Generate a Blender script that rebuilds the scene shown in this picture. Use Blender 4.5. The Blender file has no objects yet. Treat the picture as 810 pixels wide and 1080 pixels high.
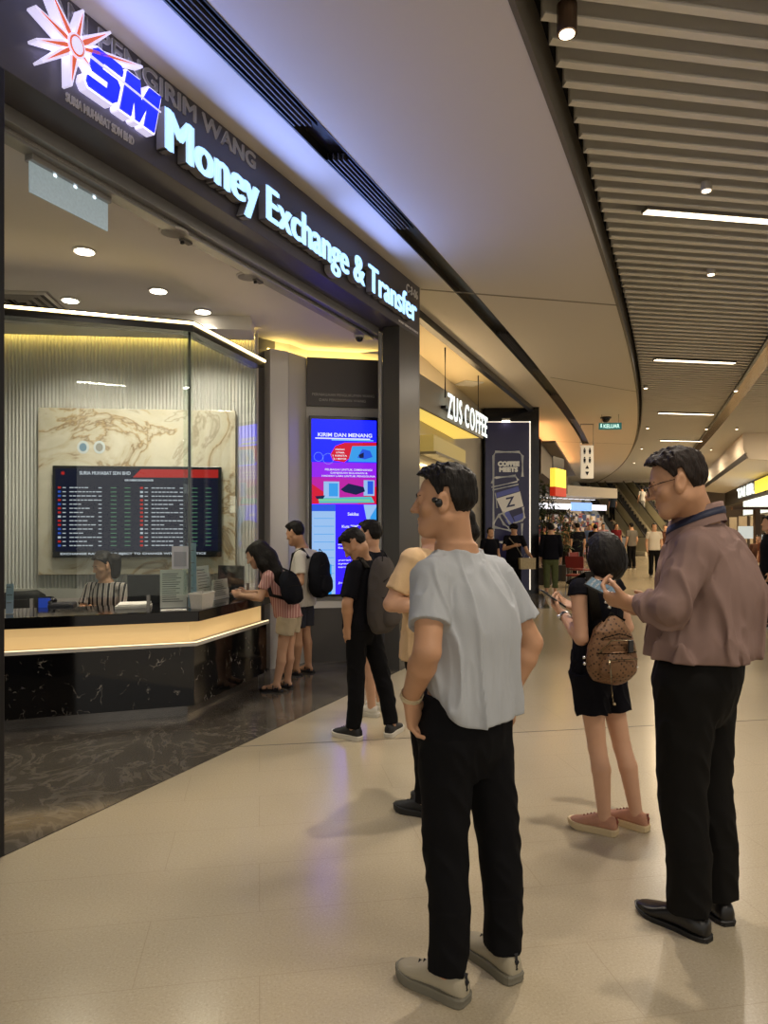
import bpy, math, random
import numpy as np
from mathutils import Vector, Matrix
random.seed(7); np.random.seed(7)
scene = bpy.context.scene
COL = scene.collection
FP, CXP, HZ, H0 = 760.0, 405.0, 555.0, 1.55      # focal in pixels of the 810-wide frame, horizon row, eye height
def W(px, py, Y):
    return np.array([(px-CXP)/FP*Y, Y, H0+(HZ-py)/FP*Y])
def srgb(h):
    h = h.lstrip('#'); h = h if len(h) == 6 else ''.join(q*2 for q in h); c = [int(h[i:i+2], 16)/255 for i in (0, 2, 4)]
    return tuple(x/12.92 if x <= .04045 else ((x+.055)/1.055)**2.4 for x in c)

# ------------------------------------------------------------------ materials
MATS = {}
def mat(name, col='#888888', rough=.5, metal=0., emit=None, es=0., bump=0., bscale=200., spec=.5, sheen=0., var=0., vscale=30.):
    if name in MATS: return MATS[name]
    m = bpy.data.materials.new(name); m.use_nodes = True
    nt = m.node_tree; b = nt.nodes['Principled BSDF']
    c = srgb(col) if isinstance(col, str) else col
    b.inputs['Base Color'].default_value = (*c, 1)
    b.inputs['Roughness'].default_value = rough
    b.inputs['Metallic'].default_value = metal
    b.inputs['Specular IOR Level'].default_value = spec
    if sheen: b.inputs['Sheen Weight'].default_value = sheen
    if emit:
        b.inputs['Emission Color'].default_value = (*srgb(emit), 1)
        b.inputs['Emission Strength'].default_value = es
    if bump or var:
        tc = nt.nodes.new('ShaderNodeTexCoord')
        if bump:
            n = nt.nodes.new('ShaderNodeTexNoise'); n.inputs['Scale'].default_value = bscale; n.inputs['Detail'].default_value = 3
            nt.links.new(tc.outputs['Object'], n.inputs['Vector'])
            bp = nt.nodes.new('ShaderNodeBump'); bp.inputs['Strength'].default_value = bump; bp.inputs['Distance'].default_value = .01
            nt.links.new(n.outputs['Fac'], bp.inputs['Height']); nt.links.new(bp.outputs['Normal'], b.inputs['Normal'])
        if var:
            n2 = nt.nodes.new('ShaderNodeTexNoise'); n2.inputs['Scale'].default_value = vscale; n2.inputs['Detail'].default_value = 4
            nt.links.new(tc.outputs['Object'], n2.inputs['Vector'])
            mx = nt.nodes.new('ShaderNodeMix'); mx.data_type = 'RGBA'
            mx.inputs[6].default_value = (*[x*(1-var) for x in c], 1); mx.inputs[7].default_value = (*[min(1, x*(1+var)) for x in c], 1)
            nt.links.new(n2.outputs['Fac'], mx.inputs[0]); nt.links.new(mx.outputs[2], b.inputs['Base Color'])
    MATS[name] = m; return m
def nodes_of(name, rough=.3, spec=.5):
    m = mat(name, '#808080', rough, spec=spec); nt = m.node_tree
    return m, nt, nt.nodes['Principled BSDF'], nt.nodes.new, nt.links.new
def ramp(nt, fac, stops):
    r = nt.nodes.new('ShaderNodeValToRGB'); e = r.color_ramp.elements
    while len(e) < len(stops): e.new(.5)
    for i, (p, c) in enumerate(stops):
        e[i].position = p; e[i].color = (*(srgb(c) if isinstance(c, str) else c), 1)
    nt.links.new(fac, r.inputs['Fac']); return r.outputs['Color']
def noise(nt, vec, scale, detail=4, dist=0., rough=.5):
    n = nt.nodes.new('ShaderNodeTexNoise'); n.inputs['Scale'].default_value = scale; n.inputs['Detail'].default_value = detail
    n.inputs['Distortion'].default_value = dist; n.inputs['Roughness'].default_value = rough
    nt.links.new(vec, n.inputs['Vector']); return n.outputs['Fac']
def mapping(nt, rot=(0, 0, 0), scale=(1, 1, 1), loc=(0, 0, 0), src='Object'):
    tc = nt.nodes.new('ShaderNodeTexCoord'); mp = nt.nodes.new('ShaderNodeMapping')
    mp.inputs['Rotation'].default_value = rot; mp.inputs['Scale'].default_value = scale; mp.inputs['Location'].default_value = loc
    nt.links.new(tc.outputs[src], mp.inputs['Vector']); return mp.outputs['Vector']
def mixc(nt, fac, a, b, mode='MIX'):
    mx = nt.nodes.new('ShaderNodeMix'); mx.data_type = 'RGBA'; mx.blend_type = mode
    for s, v in ((0, fac), (6, a), (7, b)):
        if hasattr(v, 'links'): nt.links.new(v, mx.inputs[s])
        elif s == 0: mx.inputs[0].default_value = v
        else: mx.inputs[s].default_value = (*(srgb(v) if isinstance(v, str) else v), 1)
    return mx.outputs[2]

# ------------------------------------------------------------------ mesh builder
class MB:
    def __init__(self): self.v = []; self.f = []; self.m = []
    def add(self, vs, fs, mi=0):
        o = len(self.v); self.v += [tuple(map(float, p)) for p in vs]
        for f in fs: self.f.append([i+o for i in f]); self.m.append(mi)
        return self
    def box(self, lo, hi, mi=0):
        x0, y0, z0 = lo; x1, y1, z1 = hi
        return self.add([(x0,y0,z0),(x1,y0,z0),(x1,y1,z0),(x0,y1,z0),(x0,y0,z1),(x1,y0,z1),(x1,y1,z1),(x0,y1,z1)],
            [(0,3,2,1),(4,5,6,7),(0,1,5,4),(1,2,6,5),(2,3,7,6),(3,0,4,7)], mi)
    def prism(self, poly, axis_vec, mi=0):
        """polygon (3-D points, CCW seen from the outside end opposite axis_vec) swept along axis_vec"""
        n = len(poly); a = np.array(axis_vec, float); P = [np.array(p, float) for p in poly]
        vs = P+[p+a for p in P]
        fs = [list(range(n))[::-1], list(range(n, 2*n))]+[(i, (i+1) % n, n+(i+1) % n, n+i) for i in range(n)]
        return self.add(vs, fs, mi)
    def zprism(self, xy, z0, z1, mi=0):
        return self.prism([(x, y, z0) for x, y in xy], (0, 0, z1-z0), mi)
    def tube(self, pts, r, n=8, mi=0, cap=True):
        P = [np.array(p, float) for p in pts]; rs = r if hasattr(r, '__len__') else [r]*len(P)
        rings = []; up = np.array([0.13, .21, .97])
        for i, p in enumerate(P):
            d = P[min(i+1, len(P)-1)]-P[max(i-1, 0)]; d = d/(np.linalg.norm(d)+1e-12)
            u = np.cross(d, up)
            if np.linalg.norm(u) < .1: u = np.cross(d, np.array([1., 0, 0]))
            u /= np.linalg.norm(u); w = np.cross(d, u); up = w if i == 0 else w
            rings.append([p+rs[i]*(math.cos(t)*u+math.sin(t)*w) for t in [2*math.pi*k/n for k in range(n)]])
        return self.loft(rings, mi, cap)
    def loft(self, rings, mi=0, cap=True, closed=True):
        n = len(rings[0]); vs = [p for r in rings for p in r]; fs = []
        for i in range(len(rings)-1):
            for k in range(n if closed else n-1):
                k2 = (k+1) % n; fs.append((i*n+k, i*n+k2, (i+1)*n+k2, (i+1)*n+k))
        if cap: fs += [list(range(n))[::-1], [(len(rings)-1)*n+k for k in range(n)]]
        return self.add(vs, fs, mi)
    def cyl(self, c, r, z0, z1, n=24, mi=0, r1=None):
        r1 = r if r1 is None else r1
        ring = lambda rr, z: [(c[0]+rr*math.cos(2*math.pi*k/n), c[1]+rr*math.sin(2*math.pi*k/n), z) for k in range(n)]
        return self.loft([ring(r, z0), ring(r1, z1)], mi)
    def ball(self, c, r, n=12, mi=0):
        r = r if hasattr(r, '__len__') else (r, r, r); rings = []
        for i in range(1, n):
            a = math.pi*i/n-math.pi/2
            rings.append([(c[0]+r[0]*math.cos(a)*math.cos(t), c[1]+r[1]*math.cos(a)*math.sin(t), c[2]+r[2]*math.sin(a)) for t in [2*math.pi*k/(2*n) for k in range(2*n)]])
        return self.loft(rings, mi)
    def build(self, name, mats, parent=None, smooth=False, bevel=0., M=None, off=None):
        me = bpy.data.meshes.new(name); v = self.v
        if off is not None: v = [(p[0]-off[0], p[1]-off[1], p[2]-off[2]) for p in v]
        me.from_pydata(v, [], self.f)
        mats = mats if isinstance(mats, (list, tuple)) else [mats]
        for x in mats: me.materials.append(x)
        me.polygons.foreach_set('material_index', self.m)
        if smooth: me.polygons.foreach_set('use_smooth', [True]*len(me.polygons))
        me.update()
        o = bpy.data.objects.new(name, me); COL.objects.link(o)
        if parent: o.parent = parent
        if M is not None: o.matrix_local = M
        if bevel:
            b = o.modifiers.new('bevel', 'BEVEL'); b.width = bevel; b.segments = 2; b.limit_method = 'ANGLE'; b.angle_limit = .6
        return o
def tag(o, label=None, cat=None, group=None, kind=None):
    for k, v in (('label', label), ('category', cat), ('group', group), ('kind', kind)):
        if v: o[k] = v
    return o
def thing(name, label, cat, loc=(0, 0, 0), rz=0., group=None):
    o = bpy.data.objects.new(name, None); COL.objects.link(o); o.location = loc; o.rotation_euler = (0, 0, rz); o.empty_display_size = .1
    return tag(o, label, cat, group)
def structure(o): o['kind'] = 'structure'; return o
def dup(root, loc, rz=None, label=None):
    r = root.copy(); COL.objects.link(r); r.location = loc
    if rz is not None: r.rotation_euler = (0, 0, rz)
    if label: r['label'] = label
    for ch in list(root.children):
        c = ch.copy(); COL.objects.link(c); c.parent = r
        for g in list(ch.children):
            d = g.copy(); COL.objects.link(d); d.parent = c
    return r

# ------------------------------------------------------------------ lettering
_tc = {}
def glyphs(s, bold=0., shear=0., depth=0.):
    key = (s, bold, shear, depth)
    if key not in _tc:
        cu = bpy.data.curves.new('lettering', 'FONT'); cu.body = s; cu.size = 1; cu.offset = bold; cu.shear = shear; cu.extrude = depth; cu.resolution_u = 4
        ob = bpy.data.objects.new('lettering', cu); COL.objects.link(ob)
        dg = bpy.context.evaluated_depsgraph_get(); me = bpy.data.meshes.new_from_object(ob.evaluated_get(dg))
        v = np.array([tuple(x.co) for x in me.vertices]) if len(me.vertices) else np.zeros((0, 3)); f = [list(p.vertices) for p in me.polygons]
        bpy.data.objects.remove(ob); bpy.data.curves.remove(cu); bpy.data.meshes.remove(me)
        _tc[key] = (v, f)
    return _tc[key]
def letter(mb, s, org, xd, zd, width, height, depth=.002, bold=0., shear=0., mi=0, heavy=0.):
    """org: left end of the baseline on the surface; the face stands depth in front of it"""
    v, f = glyphs(s, bold, shear, .5)
    cap = glyphs('H', bold, 0, .5)[0][:, 1]; y0, ch = cap.min(), cap.max()-cap.min()
    x0, x1 = v[:, 0].min(), v[:, 0].max()
    xd = np.array(xd, float); zd = np.array(zd, float); nd = np.cross(xd, zd)
    sx = width/(x1-x0); sy = height/ch
    for hx, hy in (((0, 0),) if not heavy else [(0, 0)]+[(heavy*math.cos(q), heavy*math.sin(q)) for q in np.arange(10)*.6283]):
     p = np.array(org, float)+np.outer((v[:, 0]-x0)*sx*(width-2*heavy)/width+heavy+hx, xd)+np.outer((v[:, 1]-y0)*sy+hy, zd)+np.outer((v[:, 2]+.5)*depth, nd); mb.add(p, f, mi)
    return mb

# ------------------------------------------------------------------ voxel bodies
_L = np.random.RandomState(3).rand(32, 32, 32).astype(np.float32)
def vnoise(p):
    i = np.floor(p).astype(np.int32); f = (p-i).astype(np.float32); f = f*f*(3-2*f)
    i0 = i & 31; i1 = (i+1) & 31
    x0, y0, z0 = i0.T; x1, y1, z1 = i1.T; fx, fy, fz = f.T
    a = _L[x0, y0, z0]*(1-fx)+_L[x1, y0, z0]*fx; b = _L[x0, y1, z0]*(1-fx)+_L[x1, y1, z0]*fx
    c = _L[x0, y0, z1]*(1-fx)+_L[x1, y0, z1]*fx; d = _L[x0, y1, z1]*(1-fx)+_L[x1, y1, z1]*fx
    return ((a*(1-fy)+b*fy)*(1-fz)+(c*(1-fy)+d*fy)*fz)*2-1
def V3(*a): return np.array(a, float)
def unit(a): a = np.array(a, float); return a/(np.linalg.norm(a)+1e-12)
class Vox:
    def __init__(s, lo, hi, h):
        s.lo = np.array(lo, float); s.h = h; s.n = np.maximum(4, np.ceil((np.array(hi)-s.lo)/h).astype(int)+1)
        s.a = np.full(tuple(s.n), .5, np.float32)
    def sub(s, lo, hi):
        i0 = np.clip(np.floor((np.array(lo)-s.lo)/s.h).astype(int), 0, s.n-1); i1 = np.clip(np.ceil((np.array(hi)-s.lo)/s.h).astype(int)+1, 1, s.n)
        sl = tuple(slice(a, b) for a, b in zip(i0, i1))
        ax = [(s.lo[k]+s.h*np.arange(i0[k], i1[k])).astype(np.float32) for k in range(3)]
        return sl, ax[0][:, None, None], ax[1][None, :, None], ax[2][None, None, :]
    def put(s, sl, d, k=.02, mode='u'):
        A = s.a[sl]; k = max(k, 1e-4)
        if mode == 'u':
            t = np.clip(.5+.5*(A-d)/k, 0, 1); s.a[sl] = A*(1-t)+d*t-k*t*(1-t)
        elif mode == 's':
            t = np.clip(.5-.5*(A+d)/k, 0, 1); s.a[sl] = A*(1-t)+(-d)*t+k*t*(1-t)
        else:
            t = np.clip(.5-.5*(A-d)/k, 0, 1); s.a[sl] = A*(1-t)+d*t+k*t*(1-t)
    def cone(s, a, b, ra, rb, k=.02, cap=False, mode='u', rnd=.004):
        a = np.array(a, float); b = np.array(b, float); p = max(ra, rb)+k+3*s.h
        sl, x, y, z = s.sub(np.minimum(a, b)-p, np.maximum(a, b)+p); ab = b-a; L2 = ab@ab+1e-12; L = math.sqrt(L2)
        t = ((x-a[0])*ab[0]+(y-a[1])*ab[1]+(z-a[2])*ab[2])/L2; tc = np.clip(t, 0, 1)
        tt = t if cap else tc
        d = np.sqrt((x-a[0]-tt*ab[0])**2+(y-a[1]-tt*ab[1])**2+(z-a[2]-tt*ab[2])**2)-(ra+(rb-ra)*tc)
        if cap: d = np.maximum(np.maximum(d, -t*L), (t-1)*L)
        s.put(sl, d, k, mode)
    def chain(s, pts, rs, k=.02):
        for i in range(len(pts)-1): s.cone(pts[i], pts[i+1], rs[i], rs[i+1], k)
    def elli(s, c, R, rad, k=.02, mode='u', extra=None):
        c = np.array(c, float); rad = np.array(rad, float); p = rad.max()+k+3*s.h
        sl, x, y, z = s.sub(c-p, c+p); x = x-c[0]; y = y-c[1]; z = z-c[2]
        q = [(x*R[i][0]+y*R[i][1]+z*R[i][2]) for i in range(3)]
        k0 = np.sqrt(sum((q[i]/rad[i])**2 for i in range(3))); k1 = np.sqrt(sum((q[i]/rad[i]**2)**2 for i in range(3)))+1e-6
        d = k0*(k0-1)/k1
        if extra is not None: d = extra(d, *q)
        s.put(sl, d, k, mode)
    def torso(s, sl_list, r, f, k=.03, e=2.3, mode='u'):
        S = np.array(sl_list, float); z0, z1 = S[0, 0], S[-1, 0]; m = S[:, 3:5].max()+k+3*s.h
        lo = np.array([S[:, 1].min()-m, S[:, 2].min()-m, z0-k-3*s.h]); hi = np.array([S[:, 1].max()+m, S[:, 2].max()+m, z1+k+3*s.h])
        sl, x, y, z = s.sub(lo, hi); zz = z[0, 0]
        zd = np.linspace(z0, z1, 200); cols = []
        for c in range(1, 5):
            v = np.interp(zd, S[:, 0], S[:, c]); w = 15; vp = np.pad(v, w, mode='edge')
            v = np.convolve(vp, np.ones(2*w+1)/(2*w+1), 'valid'); cols.append(np.interp(zz, zd, v).astype(np.float32)[None, None, :])
        cx, cy, A, B = cols; u = (x-cx)*r[0]+(y-cy)*r[1]; w = (x-cx)*f[0]+(y-cy)*f[1]
        d = ((np.abs(u/A)**e+np.abs(w/B)**e)**(1/e)-1)*np.minimum(A, B)
        d = np.maximum(np.maximum(d, z0-z), z-z1); s.put(sl, d, k, mode)
    def cut(s, p, n, k=.004):          # keep the side the normal points away from
        sl, x, y, z = s.sub(s.lo, s.lo+s.h*s.n); s.put(sl, ((x-p[0])*n[0]+(y-p[1])*n[1]+(z-p[2])*n[2])+0*s.a, k, 'i')
    def displace(s, fn, amp):
        b = np.argwhere(np.abs(s.a) < amp+3*s.h); p = s.lo+b*s.h
        s.a[b[:, 0], b[:, 1], b[:, 2]] += fn(p).astype(np.float32)
    def mesh(s, name, mats, parent, off):
        a = s.a; a[0] = a[-1] = .5; a[:, 0] = a[:, -1] = .5; a[:, :, 0] = a[:, :, -1] = .5
        g = a < 0; g8 = g.view(np.int8); tot = np.zeros(tuple(s.n-1), np.int8)
        cs = [(i, j, k) for i in (0, 1) for j in (0, 1) for k in (0, 1)]; N = s.n
        for i, j, k in cs: tot += g8[i:N[0]-1+i, j:N[1]-1+j, k:N[2]-1+k]
        idx = np.argwhere((tot > 0) & (tot < 8)); n = len(idx)
        if n == 0: return None
        val = np.stack([a[idx[:, 0]+i, idx[:, 1]+j, idx[:, 2]+k] for i, j, k in cs], 1)
        acc = np.zeros((n, 3)); cnt = np.zeros(n); C = np.array(cs, float)
        for p in range(8):
            for q in range(p+1, 8):
                if bin(p ^ q).count('1') != 1: continue
                m = (val[:, p] < 0) != (val[:, q] < 0); t = val[m, p]/(val[m, p]-val[m, q])
                acc[m] += C[p]+(C[q]-C[p])*t[:, None]; cnt[m] += 1
        pos = s.lo+(idx+acc/cnt[:, None])*s.h-np.array(off)
        gid = np.full(tuple(s.n-1), -1, np.int32); gid[idx[:, 0], idx[:, 1], idx[:, 2]] = np.arange(n)
        quads = []
        for ax in range(3):
            b, c = (ax+1) % 3, (ax+2) % 3
            A0 = [slice(None)]*3; A1 = [slice(None)]*3; A0[ax] = slice(0, -1); A1[ax] = slice(1, None)
            e = np.argwhere(g[tuple(A0)] != g[tuple(A1)]); ins = g[e[:, 0], e[:, 1], e[:, 2]]
            cell = []
            for db, dc in ((-1, -1), (0, -1), (0, 0), (-1, 0)):
                q = e.copy(); q[:, b] += db; q[:, c] += dc; cell.append(gid[q[:, 0], q[:, 1], q[:, 2]])
            Q = np.stack(cell, 1); Q[~ins] = Q[~ins][:, ::-1]; quads.append(Q)
        Q = np.concatenate(quads).astype(np.int32)
        me = bpy.data.meshes.new(name); me.vertices.add(n); me.vertices.foreach_set('co', pos.astype(np.float32).ravel())
        nf = len(Q); me.loops.add(nf*4); me.loops.foreach_set('vertex_index', Q.ravel()); me.polygons.add(nf)
        me.polygons.foreach_set('loop_start', np.arange(0, nf*4, 4, dtype=np.int32)); me.polygons.foreach_set('loop_total', np.full(nf, 4, np.int32))
        me.polygons.foreach_set('use_smooth', np.ones(nf, bool))
        for x in (mats if isinstance(mats, (list, tuple)) else [mats]): me.materials.append(x)
        me.update(calc_edges=True); me.validate()
        o = bpy.data.objects.new(name, me); COL.objects.link(o); o.parent = parent
        return o
# ------------------------------------------------------------------ people
SKIN = mat('skin_light', '#c99d80', .5, bump=.08, bscale=260, var=.06, vscale=14, spec=.35)
SKIN2 = mat('skin_tan', '#b88c6c', .5, bump=.08, bscale=260, var=.06, vscale=14, spec=.35)
def hair_mat(name, col):
    m, nt, b, N, L = nodes_of(name, .5, .18)
    v = mapping(nt, scale=(1, 1, .25)); n = noise(nt, v, 190, 3)
    c = srgb(col); L(ramp(nt, n, [(.35, [x*.4 for x in c]), (.7, [x*1.1 for x in c])]), b.inputs['Base Color'])
    bp = N('ShaderNodeBump'); bp.inputs['Strength'].default_value = .55; bp.inputs['Distance'].default_value = .006
    L(n, bp.inputs['Height']); L(bp.outputs['Normal'], b.inputs['Normal']); return m
HAIR = hair_mat('black_hair', '#1c1815'); HAIRB = hair_mat('brown_black_hair', '#2a201a')
EYEW = mat('eye_white', '#d8d0c8', .25); EYED = mat('eye_dark', '#1a120e', .15)
def cloth(name, col, rough=.85, bump=.25, bscale=420, var=.05):
    return mat(name, col, rough, bump=bump, bscale=bscale, spec=.08, sheen=.0, var=var, vscale=9)

def local_frame(yaw, pitch=0., roll=0.):
    R = Matrix.Rotation(yaw, 3, 'Z') @ Matrix.Rotation(-pitch, 3, 'X') @ Matrix.Rotation(roll, 3, 'Y')
    return np.array(R).T        # rows: right, forward, up
def hand(v, wr, d, n, side, s=1., curls=(55, 60, 65, 70), thumb=.5, base=0.):
    d = unit(d); n = unit(n-np.dot(n, d)*d); t = np.cross(d, n)*(1 if side > 0 else -1)   # thumb side
    k0 = wr+d*.012*s
    for j, o in enumerate((.030, .010, -.010, -.029)):
        kn = wr+d*(.098-.004*abs(j-1))*s+t*o*s
        v.cone(k0+t*o*.55*s, kn, .0145*s, .0115*s, .012*s)
        L = (.043, .048, .045, .036)[j]*s; r = (.0092, .0095, .009, .0078)[j]*s; p = kn; a = base
        for q in range(3):
            a += math.radians(curls[j])*(.42, .36, .22)[q]*1.25
            e = p+(d*math.cos(a)+n*math.sin(a)+t*o*.12)*L*(1, .68, .55)[q]
            v.cone(p, e, r*(1, .92, .85)[q], r*(.92, .85, .74)[q], .004*s); p = e
    v.elli(wr+d*.05*s, [t, d, n], V3(.036, .05, .015)*s, .012*s)
    b = wr+d*.025*s+t*.026*s; m = b+(d*.55+t*.62+n*thumb*.5)*.044*s; e = m+(d*.8+t*.22+n*thumb)*.03*s
    v.cone(b, m, .0145*s, .0105*s, .012*s); v.cone(m, e, .0105*s, .0095*s, .004*s); v.cone(e, e+(d*.8+n*thumb*.9)*.022*s, .0095*s, .0078*s, .004*s)
def head(v, c, R, s=1., detail=True):
    P = lambda x, y, z: c+(R[0]*x+R[1]*y+R[2]*z)*s
    v.elli(P(0, -.012, .028), R, V3(.074, .095, .088)*s, .02*s)
    v.elli(P(0, .022, -.035), R, V3(.060, .066, .07)*s, .03*s)
    v.cone(P(-.022, .062, -.092), P(.022, .062, -.092), .024*s, .024*s, .03*s)
    v.cone(P(-.052, -.005, -.055), P(-.024, .06, -.088), .02*s, .02*s, .025*s); v.cone(P(.052, -.005, -.055), P(.024, .06, -.088), .02*s, .02*s, .025*s)
    if not detail: 
        v.cone(P(0, .085, .01), P(0, .104, -.02), .008*s, .012*s, .012*s); return
    v.cone(P(-.03, .076, .024), P(.03, .076, .024), .012*s, .012*s, .015*s)                        # brow
    for q in (-1, 1):
        v.elli(P(.031*q, .092, .006), R, V3(.017, .012, .012)*s, .012*s, 's')                     # eye sockets
        v.elli(P(.031*q, .074, .005), R, V3(.014, .013, .013)*s, .005*s)
        v.elli(P(.046*q, .052, -.022), R, V3(.02, .02, .018)*s, .02*s)                             # cheek
        e = P(.077*q, -.008, -.004); RE = local_frame(math.atan2(-R[1][0], R[1][1])+q*-.45); RE = np.array([RE[0], RE[1], R[2]])
        v.elli(e, RE, V3(.012, .023, .036)*s, .005*s); v.elli(e+RE[0]*q*.013*s+R[2]*.004*s, RE, V3(.008, .013, .021)*s, .004*s, 's')
        v.elli(P(.074*q, .0, -.028), R, V3(.008, .009, .011)*s, .006*s)
    v.cone(P(0, .088, .012), P(0, .109, -.024), .008*s, .0105*s, .012*s)                           # nose
    for q in (-1, 1): v.elli(P(.012*q, .097, -.027), R, V3(.009, .011, .008)*s, .008*s)
    v.elli(P(0, .084, -.056), R, V3(.024, .012, .0075)*s, .006*s); v.elli(P(0, .083, -.067), R, V3(.02, .012, .008)*s, .006*s)
    v.elli(P(0, .094, -.0615), R, V3(.024, .006, .0018)*s, .003*s, 's')
def hair(kind, c, R, s, h, root, m, name='hair', pts=None):
    pad = .17*s; lo = c-pad; hi = c+pad
    if kind in ('long', 'pony'): lo = lo-V3(.1, .1, .5); hi = hi+.1
    if kind == 'bob': lo = lo-V3(.02, .02, .06)
    v = Vox(lo, hi, h); P = lambda x, y, z: c+(R[0]*x+R[1]*y+R[2]*z)*s
    def line(y, pts): return np.interp(y, [p[0]*s for p in pts], [p[1]*s for p in pts]).astype(np.float32)
    def short(d, x, y, z):
        y = y+0*d; zz = z+0*d
        g = line(y, [(-.1, -.098), (-.06, -.098), (-.038, -.07), (-.024, -.03), (-.016, .022), (.0, .024), (.006, -.004), (.02, -.006), (.032, .018), (.05, .046), (.066, .062), (.1, .072)])
        th = np.interp(zz, [-.1*s, .02*s, .06*s], [.0025*s, .006*s, .017*s])
        fringe = .012*s*np.clip((y-.04*s)/(.04*s), 0, 1)
        return np.maximum(d-th-fringe, (g-zz)*.7)
    if kind in ('short', 'pony', 'bun', 'cap'):
        v.elli(P(0, -.012, .026), R, V3(.0755, .097, .0885)*s, .004, extra=short)
        if kind == 'short':
            for i in range(46):                                                                   # tufts on top
                a = random.uniform(0, 6.28); q = random.random()**.5
                x, y = .062*q*math.cos(a), -.012+.085*q*math.sin(a); zt = .026+.095*math.sqrt(max(0, 1-(x/.08)**2-((y+.012)/.105)**2))
                v.cone(P(x, y, zt), P(x*1.12, y*1.04+.012, zt+.014), .011*s, .004*s, .008*s)
    if kind == 'bob':
        def bob(d, x, y, z):
            face = np.maximum(y*1.-(-.0)*s, 0)*0+((.028*s-np.abs(x)*.25)-y)
            keep = np.maximum(-(.07*s-z), -(face))                                               # above the fringe or behind the face plane
            return np.maximum(d, np.minimum(-(z-.05*s), -(face)))
        v.elli(P(0, -.018, .018), R, V3(.100, .116, .110)*s, .01, extra=bob)
        def skirt(d, x, y, z): return np.maximum(np.maximum(d, y-(.035*s)), -.112*s-z+y*.25)
        v.elli(P(0, -.025, -.045), R, V3(.110, .110, .118)*s, .03, extra=skirt)
    if kind == 'long':
        def lg(d, x, y, z): return np.maximum(d, np.minimum(.045*s-z, y-.035*s))
        v.elli(P(0, -.014, .024), R, V3(.086, .108, .1)*s, .01, extra=lg)
    if pts is not None:
        for ch, rr in pts: v.chain(ch, rr, .02)
    amp = .004*s if kind == 'short' else .003*s
    q = 1/(.011*s)
    v.displace(lambda p: amp*vnoise(np.stack([(p-c)@R[0]*q, (p-c)@R[1]*q, (p-c)@R[2]*q*.35], 1)), amp)
    return v.mesh(name, m, root, root.location)

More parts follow.
